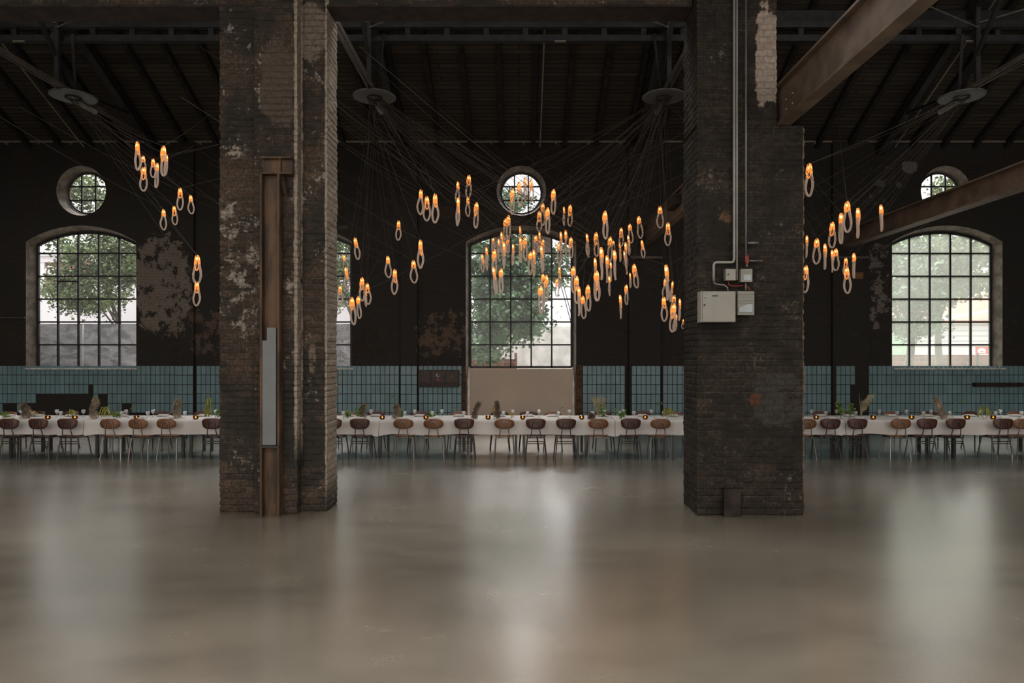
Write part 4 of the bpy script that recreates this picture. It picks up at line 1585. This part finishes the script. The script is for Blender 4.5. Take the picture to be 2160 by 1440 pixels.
# ------------------------------------------------------------------ things on the tables
def series(maker, items, label, cat, group, rz=True):
    """items: (px, y). the first is the model itself, the others copies with their parts"""
    first = maker()
    rk = ranks([p for p, _ in items])
    for i, (px, y) in enumerate(items):
        o = first if i == 0 else copy_tree(first)
        o.location = (PX(px, y), y, ZC)
        o.rotation_euler = (0, 0, R.uniform(0, 6.28) if rz else 0)
        tag(o, label % rk[i], cat, group)


def make_goblet():
    t = empty('wine_glass')
    m = MB()
    m.lathe([(0.031, 0.0), (0.031, 0.002), (0.006, 0.006), (0.0045, 0.012), (0.0045, 0.06), (0.008, 0.068)], 14)
    m.build('stem', M['goblet'], t, smooth=True)
    m = MB()
    m.lathe([(0.006, 0.066), (0.024, 0.078), (0.034, 0.098), (0.037, 0.120), (0.034, 0.148), (0.0325, 0.148), (0.035, 0.12), (0.032, 0.1), (0.022, 0.081), (0.001, 0.070)], 18)
    m.build('bowl', M['goblet'], t, smooth=True)
    return t


GL = [45, 70, 120, 128, 176, 257, 266, 312, 323, 390, 455, 724, 783, 854, 875, 912, 932, 978, 1000, 1062, 1082, 1113, 1137, 1178, 1201, 1250, 1275, 1308, 1314, 1337, 1374, 1400, 1712, 1742, 1765, 1805, 1855, 1892, 1912,
      1948, 1964, 2003, 2066, 2100, 2110, 2155]
series(make_goblet, [(p, 13.62 if i % 2 else 14.05) for i, p in enumerate(GL)], 'clear stemmed wine glass on the table, %s from left %s', 'wine glass', 'wine glasses on the long table')


def make_candle():
    t = empty('candle_globe')
    m = MB()
    pr = [(0.030, 0.0), (0.046, 0.014), (0.054, 0.036), (0.052, 0.058), (0.040, 0.078), (0.028, 0.086), (0.026, 0.084), (0.038, 0.076), (0.049, 0.058), (0.051, 0.036), (0.043, 0.016), (0.001, 0.006)]
    m.lathe(pr, 18)
    m.build('glass_globe', M['amber_glass'], t, smooth=True)
    m = MB()
    m.lathe([(0.019, 0.007), (0.019, 0.022), (0.0, 0.024)], 12)
    m.build('tealight', M['china'], t)
    m = MB()
    m.lathe([(0.001, 0.025), (0.010, 0.034), (0.011, 0.042), (0.005, 0.056), (0.0005, 0.066)], 10)
    m.build('flame', M['flame'], t, smooth=True)
    return t


CD = [101, 158, 288, 413, 806.5, 898.5, 1029.6, 1102.6, 1227, 1361, 1721.6, 1842, 1923, 2040, 2095]
series(make_candle, [(p, 13.48) for p in CD], 'smoked amber candle globe on the table, %s from left %s', 'candle holder', 'candle globes on the long table')


def make_plate():
    t = empty('dinner_plate')
    m = MB()
    m.lathe([(0.08, 0.0), (0.085, 0.003), (0.13, 0.016), (0.133, 0.019), (0.128, 0.019), (0.085, 0.007), (0.0, 0.006)], 24)
    m.build('plate_rim', M['china'], t, smooth=True)
    return t


def napkin_mesh():
    m = MB()
    m.box(-0.085, 0.085, -0.06, 0.06, 0.0, 0.007)
    m.box(-0.083, 0.083, -0.058, 0.056, 0.0075, 0.014)
    m.box(-0.08, 0.08, -0.055, 0.055, 0.0145, 0.02)
    return m


PLF = [(p, YT0 + 0.2) for p, _ in FRONT]
PLB = [(p, YT1 - 0.2) for p in BACK]


def make_plate_mesh():
    t = make_plate()
    ch_ = t.children[0]
    ch_.parent = None
    bpy.data.objects.remove(t)
    ch_.name = 'dinner_plate'
    return ch_


series(make_plate_mesh, PLF, 'round white plate at the near table edge, %s from left %s', 'plate', 'plates along the near edge')
series(make_plate_mesh, PLB, 'round white plate at the far table edge, %s from left %s', 'plate', 'plates along the far edge')
for nm, pl in (('near', PLF), ('far', PLB)):
    nap = napkin_mesh().build('folded_napkin', M['napkin'])
    rk = ranks([p for p, _ in pl])
    for i, (px, y) in enumerate(pl):
        o = nap if i == 0 else nap.copy()
        if i:
            COL.objects.link(o)
        o.location = (PX(px, y), y, ZC + 0.0195)
        o.rotation_euler = (0, 0, R.uniform(-0.2, 0.2))
        tag(o, 'folded linen napkin on %s edge plate, %s from left %s' % (nm, rk[i][0], rk[i][1]), 'napkin', 'napkins along the %s edge' % nm)


# plants ------------------------------------------------------------
def fuzzy(m, spine, rad, n, rr, ln=0.03, wd=0.0025):
    """hairy spikes standing off a bent spine"""
    k = len(spine)
    for _ in range(n):
        s = rr.random() * (k - 1)
        i = min(int(s), k - 2)
        f = s - i
        c = Vector(spine[i]).lerp(Vector(spine[i + 1]), f)
        r = rad[i] * (1 - f) + rad[i + 1] * f
        d = Vector((rr.gauss(0, 1), rr.gauss(0, 1), rr.gauss(0.3, 0.6))).normalized()
        a = c + d * r * rr.uniform(0.3, 1)
        e_ = a + (d + Vector((0, 0, 0.5))).normalized() * ln * rr.uniform(0.6, 1.3)
        w = d.cross(Vector((rr.gauss(0, 1), rr.gauss(0, 1), 0.2))).normalized() * wd
        m.add([a - w, a + w, e_], [(0, 1, 2)])


def leafy(m, pts, rr, s):
    for q in pts:
        q = Vector(q)
        a = Vector((rr.uniform(-1, 1), rr.uniform(-1, 1), rr.uniform(-0.5, 0.9))).normalized()
        n = Vector((rr.uniform(-1, 1), -1, rr.uniform(-0.5, 1))).normalized()
        w = a.cross(n).normalized() * s * 0.42
        m.add([q - a * s * 0.5, q - a * 0.1 * s + w, q + a * s * 0.3 + w * 0.7, q + a * s * 0.6, q + a * s * 0.3 - w * 0.7, q - a * 0.1 * s - w], [(0, 1, 2, 3, 4, 5)])


def plant(kind, px, pytop, label, y=13.75, lean=0.0, w=1.0, seed=0):
    rr = random.Random(seed + int(px))
    sc = F / y
    base_py = VY + (H - ZC) * sc
    h = max(0.05, (base_py - pytop) / sc)
    name = {'fuzz': 'dried_seed_head', 'dark': 'dried_seed_head', 'plume': 'pampas_plume', 'leaf': 'leafy_cutting', 'tassel': 'amaranth_tassel', 'vine': 'vine_sprig', 'flower': 'flower_posy'}[kind]
    t = tag(empty(name, (PX(px, y), y, ZC)), label, 'table plant')
    m = MB()
    m.lathe([(0.022, 0.0), (0.020, 0.006), (0.004, 0.010)], 10)
    if kind in ('fuzz', 'dark'):
        jx = [rr.uniform(-0.035, 0.035) for _ in range(3)]
        sp = [(0, 0, 0.008), (lean * 0.3 * h + jx[0], 0, h * 0.4), (lean * 0.7 * h + jx[1], 0, h * 0.72), (lean * h + jx[2], 0, h * 0.95)]
        m.tube(sp, [0.012, 0.012, 0.008, 0.003], 6)
        m.build('stem', M['fuzz_dark'], t)
        m = MB()
        rad = [0.085 * w, 0.052 * w, 0.066 * w, 0.03 * w]
        m.tube(sp, [r_ * 0.6 for r_ in rad], 9)
        fuzzy(m, sp, rad, 1500, rr, 0.042, 0.004)
        m.build('bristle', M['fuzz'] if kind == 'fuzz' else M['fuzz_dark'], t)
    elif kind == 'plume':
        for k in range(7):
            a = rr.uniform(-0.6, 0.6) + lean
            hh = h * rr.uniform(0.7, 1.0)
            m.tube([(0, 0, 0.008), (a * hh * 0.3, rr.uniform(-0.02, 0.02), hh * 0.55), (a * hh * 0.8, 0, hh)], [0.003, 0.0025, 0.0015], 5)
        m.build('stem', M['pampas'], t)
        m = MB()
        for k in range(7):
            a = rr.uniform(-0.6, 0.6) + lean
            hh = h * rr.uniform(0.65, 1.0)
            sp = [(a * hh * 0.25, rr.uniform(-0.03, 0.03), hh * 0.4), (a * hh * 0.55, rr.uniform(-0.03, 0.03), hh * 0.75), (a * hh * 0.85, 0, hh)]
            fuzzy(m, sp, [0.028, 0.026, 0.008], 300, rr, 0.03, 0.003)
        m.build('bristle', M['pampas'], t)
    elif kind == 'leaf':
        pts = []
        for k in range(6):
            a = rr.uniform(-1, 1) * 0.7 * w
            en = Vector((a * 0.12 + lean * h, rr.uniform(-0.06, 0.06), h * rr.uniform(0.5, 1.0)))
            m.tube([(0, 0, 0.008), en * 0.6 + Vector((0, 0, 0.01)), en], [0.003, 0.0025, 0.0015], 5)
            for j in range(5):
                f = 0.35 + 0.65 * j / 4
                pts.append(en * f + Vector((rr.gauss(0, 0.025), rr.gauss(0, 0.02), rr.gauss(0, 0.015) + 0.01)))
        m.build('stem', M['leaf'], t)
        m = MB()
        leafy(m, pts, rr, 0.055)
        m.build('foliage', M['leaf'], t)
    elif kind == 'tassel':
        m.tube([(0, 0, 0.008), (0.0, 0, h * 0.7), (0.01, 0, h)], 0.004, 6)
        m.build('stem', M['leaf'], t)
        m = MB()
        for k in range(7):
            a = rr.uniform(-1, 1)
            sp = [(0, 0, h * 0.9), (a * 0.05 * w, rr.uniform(-0.04, 0.02), h * rr.uniform(0.85, 1.05)), (a * 0.10 * w, rr.uniform(-0.05, 0.02), h * 0.5), (a * 0.115 * w, rr.uniform(-0.05, 0.02), 0.04)]
            m.tube(sp, [0.008, 0.013, 0.013, 0.005], 6)
            fuzzy(m, sp, [0.011, 0.016, 0.016, 0.008], 110, rr, 0.009, 0.003)
        m.build('tassel', M['amaranth'], t)
    elif kind == 'vine':
        sgn = 1 if lean >= 0 else -1
        path = [(0, 0, 0.008), (0.02 * sgn, 0, h * 0.5), (0.10 * sgn * w, 0, h * 0.85), (0.2 * sgn * w, 0, h * 0.9), (0.26 * sgn * w, 0, h)]
        m.tube(path, 0.0028, 5)
        m.build('stem', M['leaf'], t)
        m = MB()
        leafy(m, [Vector(path[-1]) + Vector((rr.gauss(0, 0.012), 0, rr.gauss(0, 0.015))) for _ in range(6)] + [Vector(path[2]) + Vector((0, 0, 0.01))], rr, 0.03)
        m.build('foliage', M['leaf'], t)
    elif kind == 'flower':
        pts = []
        for k in range(6):
            en = Vector((rr.uniform(-0.06, 0.06), rr.uniform(-0.04, 0.04), h * rr.uniform(0.5, 1)))
            m.tube([(0, 0, 0.008), en], 0.0025, 5)
            pts.append(en)
        m.build('stem', M['leaf'], t)
        m = MB()
        for en in pts:
            leafy(m, [en + Vector((rr.gauss(0, 0.012), rr.gauss(0, 0.012), rr.gauss(0, 0.01))) for _ in range(7)], rr, 0.022)
        m.build('petal', M['flower'], t)
    return t


PLANTS = [
    ('leaf', 12, 868, 'low green leafy cutting at the left end of the table', 13.5, 0, 1.2), ('dark', 55, 854, 'hunched brown seed head left of the second chair back', 13.7, -0.2, 1.4),
    ('flower', 72, 866, 'orange flower posy beside the hunched brown seed head', 13.6, 0, 1), ('tassel', 150, 864, 'yellow green tassel before the third chair', 13.7, 0, 1),
    ('fuzz', 199, 838, 'tall upright fuzzy seed head left of the left pillar', 13.6, 0.02, 1.0), ('tassel', 221, 857, 'drooping green tassel right of the tall fuzzy seed head', 13.55, 0, 1.2),
    ('leaf', 246, 868, 'small leafy cutting between two wine glasses in the left bay', 13.8, 0, 1), ('vine', 270, 858, 'thin green sprig leaning over glasses in the left bay', 13.9, 1, 0.6),
    ('fuzz', 374, 843, 'bent brown fuzzy seed head near the left pillar', 13.7, 0.1, 1.2), ('tassel', 441, 840, 'tall looped green tassel beside the left pillar', 13.6, 0, 0.7), ('leaf', 458, 862, 'green leaves at the edge of the left pillar', 13.8, 0, 1),
    ('leaf', 733, 868, 'dark leafy cutting just right of the left pillar', 13.8, 0, 0.8), ('fuzz', 766, 854, 'fuzzy seed head with green leaves right of the left pillar', 13.7, 0.05, 0.9), ('leaf', 760, 858, 'green leaves beside the first fuzzy seed head of the middle bay', 13.65, 0, 1.0),
    ('fuzz', 836, 853, 'fuzzy seed head on a bushy base before the tan chair of the middle bay', 13.6, 0, 1.1), ('vine', 838, 835, 'tall thin vine sprig rising above the table near the dial cabinet', 13.9, -1, 0.35),
    ('leaf', 846, 866, 'green leaves right of the seed head on its bushy base', 13.7, 0, 0.8), ('leaf', 912, 868, 'low green leaves left of the middle window jamb', 13.8, 0, 1), ('vine', 968, 860, 'green sprig curling left before the beige board', 13.8, -1, 0.4),
    ('dark', 1001, 848, 'dark curled seed head before the beige board', 13.6, 0.3, 0.8), ('dark', 1050, 846, 'dark upright seed head beside yellow flowers before the beige board', 13.65, 0.05, 0.7),
    ('flower', 1042, 856, 'tall yellow flower posy before the beige board', 13.6, 0, 1.2), ('flower', 1079, 868, 'small yellow posy between candle and glasses before the beige board', 13.7, 0, 0.8), ('vine', 1178, 858, 'dark thin sprig before the right half of the beige board', 13.9, 1, 0.3),
    ('plume', 1262, 833, 'tall cream pampas plume right of the window', 13.8, 0, 1), ('leaf', 1271, 856, 'yellow green leaves at the foot of the middle pampas plume', 13.7, 0, 1), ('dark', 1247, 876, 'low dark seed head lying left of the pampas plume', 13.5, 0, 1),
    ('leaf', 1308, 866, 'bright green leaves between the pampas plume and the right pillar', 13.6, 0, 1.3), ('vine', 1290, 862, 'trailing green sprig right of the middle pampas plume', 13.8, 1, 0.4), ('tassel', 1407, 860, 'large yellow green tassel beside the right pillar', 13.6, 0, 1.4),
    ('vine', 1380, 850, 'thin vine arching left of the tassel at the right pillar', 13.9, 1, 0.6),
    ('leaf', 1773, 844, 'tall green leafy cutting in the right bay', 13.6, 0, 1.0), ('leaf', 1792, 848, 'second tall green cutting close to the plume in the right bay', 13.65, 0, 0.8), ('plume', 1816, 828, 'wispy golden plume in front of the broken tiles', 13.8, 0.15, 1.2),
    ('fuzz', 1992, 838, 'pale fuzzy seed head leaning left below the dusty window', 13.6, -0.45, 1.1), ('vine', 2008, 845, 'thin sprig with a bright green tip below the dusty window', 13.8, 1, 0.8), ('tassel', 2075, 858, 'mossy yellow green tassel at the right end of the table', 13.55, 0, 1.3),
    ('vine', 2080, 850, 'arching vine sprig over the right end tassel', 13.8, 1, 1.0)]
for k, a in enumerate(PLANTS):
    plant(a[0], a[1], a[2], a[3], a[4], a[5], a[6], seed=k)

# ------------------------------------------------------------------ pendants
# px, top py, bottom py, visible width, drift of the lower end in px, cluster
PEND = {
    'high beside the left round window': [(290, 299, 358, 8, 1), (302, 328, 366, 14, 0), (303, 352, 402, 18, 0), (323, 334, 373, 16, 0), (331.5, 344, 395, 12, -2), (345, 308, 370, 15, 0), (351, 326, 368, 10, -2)],
    "in the foursome under the high cluster": [(345, 441, 484, 10, 0), (367, 434, 473, 18, 3), (380, 396, 442, 15, 0), (402, 411, 450, 11, 2)],
    'in the stacked pair by pale plaster': [(416, 538, 598, 19, 0), (415.5, 594, 644, 14, -1)],
    "in the trio left of the round window": [(888, 400, 452, 14, -2), (900.5, 414, 465, 17, 0), (918, 409, 469, 16, 0)],
    'in the group touching the round window': [(966, 383, 430, 10, -1), (967, 417, 475, 9, -2), (989, 369, 417, 12, -1), (987, 415, 456, 11, 0), (1005, 427, 480, 9, -1)],
    "over dark wall past left pillar": [(749, 501, 547, 12, 7), (818, 540, 585, 14, 2), (833, 568, 620, 14, -1), (841, 465, 506, 12, -1), (872, 549, 596, 17, 2), (887, 506, 565, 14, 0)],
    'low beside the left pillar': [(717.5, 602, 641, 14, 0), (725, 537, 572, 10, 6), (730, 563, 610, 10, 3), (742, 627, 684, 13, 5), (755, 625, 671, 10, 4), (763.5, 585, 634, 13, 1), (774.5, 597, 641, 14, 3), (772, 612, 646, 4, 0)],
    'before the middle round window': [(1081, 398, 451, 7.5, 0), (1095, 384, 434, 10, 3), (1107.5, 375, 423, 4.5, 1), (1120.5, 379, 424, 9, 1)],
    "right of the middle round window": [(1167.5, 399, 451, 8, 0), (1145, 429, 475, 8, 0), (1137, 445, 487, 11, 1), (1155, 438, 492, 7, 1), (1189.5, 436, 475, 6.5, 0), (1202.5, 432, 476, 8.5, 0)],
    'in the top tier before the window': [(1072.5, 454, 504, 8, 0), (1066, 461, 507, 8, 0), (1058, 489, 534, 8, 1), (1071, 500, 534, 7, 0), (1097, 477, 520, 7, 0), (1098, 500, 552, 8, 0), (1107, 499, 549, 7, 2), (1130, 496, 536, 7, 1),
                                             (1138, 489, 530, 7, 0), (1183, 489, 537, 8, 1), (1193, 486, 537, 6.5, 1), (1204, 500, 543, 7, 1)],
    "in second tier before the window": [(1040, 501, 527, 7, 1), (1052, 504, 547, 6, -1), (1063, 510, 566, 7, 0), (1082.5, 514, 558, 7, -1), (1026, 521, 569, 7, 1), (1017.5, 536, 574, 8, 1), (1042.5, 526, 579, 9, 1), (1119, 531, 579, 8, -1),
                                                (1126, 527, 582, 8, 1), (1142, 518, 574, 9, 3), (1179.5, 511, 557, 8, 1), (1145, 504, 540, 6, 0)],
    "in lowest tier before the window": [(1041, 563, 620, 9, 6), (1057, 566, 617, 8, 0), (1145, 577, 615, 8, 1), (1152, 580, 635, 8, 0), (1140, 603, 660, 8, 2), (1180, 562, 607, 8, 1), (1175, 587, 624, 7, 0)],
    "along the window's right edge": [(1209, 562, 617, 8, 2), (1216, 582, 639, 7, 1), (1221, 605, 665, 7, 1), (1229, 624, 671, 9, 3), (1240, 601, 655, 8, 2)],
    "in upper swarm right of the window": [(1276, 445, 503, 7, 2), (1238, 493, 542, 10, 3), (1257, 490, 540, 8, 2), (1287, 499, 550, 7, 0), (1294, 507, 530, 6, 0), (1310, 480, 518, 8, 1), (1307, 510, 551, 7, 2), (1328, 472, 512, 7, 4),
                                               (1325, 496, 537, 8, 3), (1319.5, 511, 560, 8, 1), (1347, 456, 502, 9, 5), (1354, 506, 544, 11, 4)],
    "in lower swarm right of the window": [(1268, 522, 589, 7, 2), (1296, 528, 589, 9, 2), (1317, 529, 578, 7, 6), (1255, 544, 597, 7, 1), (1258, 571, 634, 9, 2), (1260.5, 589, 632, 6, 0), (1280, 539, 595, 7, 1), (1288, 552, 592, 7, 1),
                                               (1337, 557, 607, 7, 7), (1329, 575, 606, 6.5, 1), (1285, 582, 623, 7, 1), (1308, 622, 671, 7, 2), (1321, 600, 642, 4, 1)],
    'in the column left of the right pillar': [(1392, 435, 480, 14, 1), (1409, 469, 517, 18, 0), (1405, 559, 632, 12, 4), (1404, 587, 631, 14, 1), (1419, 593, 636, 9, -5), (1400, 626, 677, 17, 2), (1422, 622, 665, 9, -3), (1421, 640, 699, 8, -3),
                                              (1434, 630, 675, 8, -1), (1426, 662, 698, 6, -4), (1441.5, 672, 692, 6, -1)],
    'right of the right pillar': [(1707, 345, 413, 9, 0), (1787, 425, 489, 7.5, 1), (1809.5, 439, 501, 11, 0), (1858, 432, 487, 9, 2), (1774, 450, 513, 8, 0), (1755.5, 468, 522, 8, 0), (1702, 497, 543, 9, -1), (1723, 503, 556, 9, -1),
                                  (1740, 514, 567, 9, 0), (1755, 527, 573, 9, 1), (1763, 524, 570, 8, 0), (1784, 543, 580, 8, 0), (1785.5, 563, 618, 9, 3), (1801, 534, 586, 9, 0), (1700, 560, 616, 8, -2)],
}


def loop_path(L, W, a0, a1, n, seed, fold=0.0, narrow=0.42):
    rr = random.Random(seed)
    ph = rr.uniform(0, 6)
    pts, rad = [], []
    for i in range(n):
        a = a0 + (a1 - a0) * i / (n - 1 if a1 - a0 < 6.28 else n)
        s = (1 - math.cos(a)) / 2
        q = min(1.0, max(0.0, (s - 0.26) / 0.52))
        x = W / 2 * (math.sin(a) if s > 0.5 else math.copysign(min(1.0, abs(math.sin(a)) * 1.0), math.sin(a))) * (narrow + (1 - narrow) * q * q * (3 - 2 * q)) * 1.15
        z = -L * s
        y = 0.012 * math.sin(a) + 0.006 * math.sin(3 * a + ph) * s
        pts.append((x + 0.006 * math.sin(2 * s * 3 + ph) * s, y, z))
        rad.append(0.025 - 0.007 * s)
    return pts, rad


def make_pendant(v):
    """a folded loop of pulled glass, lit at its crown; 0.5 m long"""
    t = empty('pendant_light')
    L, W = 0.5, (0.125, 0.15, 0.135)[v]
    a = 1.15
    m = MB()
    p, r = loop_path(L, W, a, 2 * math.pi - a, 30, v)
    m.tube(p, r, 8)
    m.build('glass_loop', M['loop'], t, smooth=True)
    m = MB()
    p, r = loop_path(L, W, -a, a, 14, v)
    m.tube(p, [x * 1.02 for x in r], 8)
    # the inner fold of the loop hanging from the crown
    p, r = loop_path(L * (0.42, 0.3, 0.5)[v], 0.055, 0.4, 2 * math.pi - 0.4, 20, v + 9, narrow=0.8)
    m.tube([(x, y - 0.02, z - 0.015) for x, y, z in p], 0.011, 7)
    tag(m.build('lit_crown', M['lit_loop'], t, smooth=True), 'glowing amber crown of the glass loop')
    m = MB()
    m.lathe([(0.0005, -0.075), (0.012, -0.062), (0.016, -0.045), (0.012, -0.028), (0.0005, -0.02)], 10, (0, 0, 0))
    m.build('lamp_core', M['lamp_core'], t, smooth=True)
    m = MB()
    m.lathe([(0.009, -0.02), (0.011, -0.012), (0.011, 0.012), (0.004, 0.018)], 8, (0, -0.018, 0))
    m.build('socket', M['black'], t)
    return t


protos = [make_pendant(v) for v in range(3)]
pu_used = [False] * 3
FULLW = [0.155, 0.18, 0.165]
nd = 0
for where, items in PEND.items():
    order = sorted(range(len(items)), key=lambda i: (items[i][0] + 0.0))
    rank = {i: k for k, i in enumerate(order)}
    for i, (px, t0, t1, w, dx) in enumerate(items):
        hp = t1 - t0
        Y = min(14.5, max(12.2, F * 0.5 / hp)) + R.uniform(-0.35, 0.35)
        if px < 425:
            Y = 12.4 + R.uniform(-0.3, 0.4)
        L = hp * Y / F
        v = nd % 3
        s = L / 0.515
        full = FULLW[v] * s * F / Y
        c = min(1.0, max(0.0, (w / full - 0.12) / 0.88))
        ang = math.acos(c) * R.choice((-1, 1))
        top = P(px, t0, Y) - Vector((0, 0, 0.015))
        o = protos[v] if not pu_used[v] else copy_tree(protos[v])
        pu_used[v] = True
        mtx = Matrix.LocRotScale(top, (Matrix.Rotation(-math.atan2(dx, hp), 3, 'Y') @ Matrix.Rotation(ang, 3, 'Z')).to_quaternion(), Vector((s, s, s)))
        o.location = top
        o.rotation_mode = 'QUATERNION'
        o.rotation_quaternion = mtx.to_quaternion()
        o.scale = (s, s, s)
        adj = 'wide' if w >= 13 else ('slim' if w >= 8 else 'narrow')
        n_ = ORD[rank[i]] if len(items) > 1 else 'only'
        tag(o, '%s lit glass loop pendant, %s from left %s' % (adj, n_, where), 'pendant lamp', 'pulled glass loop pendants')
        # its cord to the canopy disc that feeds it
        if px < 500:
            di = 0
        elif px < 760:
            di = nd % 2
        elif px < 960:
            di = 1
        elif px < 1250:
            di = 1 + nd % 2
        elif px < 1390:
            di = (2, 2, 1, 2)[nd % 4]
        elif px < 1500:
            di = 2 if nd % 4 else 3
        else:
            di = 3
        aa = R.uniform(0, 6.28)
        q = Vector((DX[di] + 0.13 * math.cos(aa), YD + 0.13 * math.sin(aa), ZD - 0.03))
        m = MB()
        mid = (q + top) / 2 - Vector((0, 0, 0.05))
        m.tube([q, (q + mid) / 2 - Vector((0, 0, 0.012)), mid, (top + mid) / 2 - Vector((0, 0, 0.012)), top + Vector((0, 0, 0.01))], 0.003, 4, caps=False)
        inv = mtx.inverted()
        m.v = [inv @ p for p in m.v]
        m.build('cord', M['cord'], o)
        nd += 1
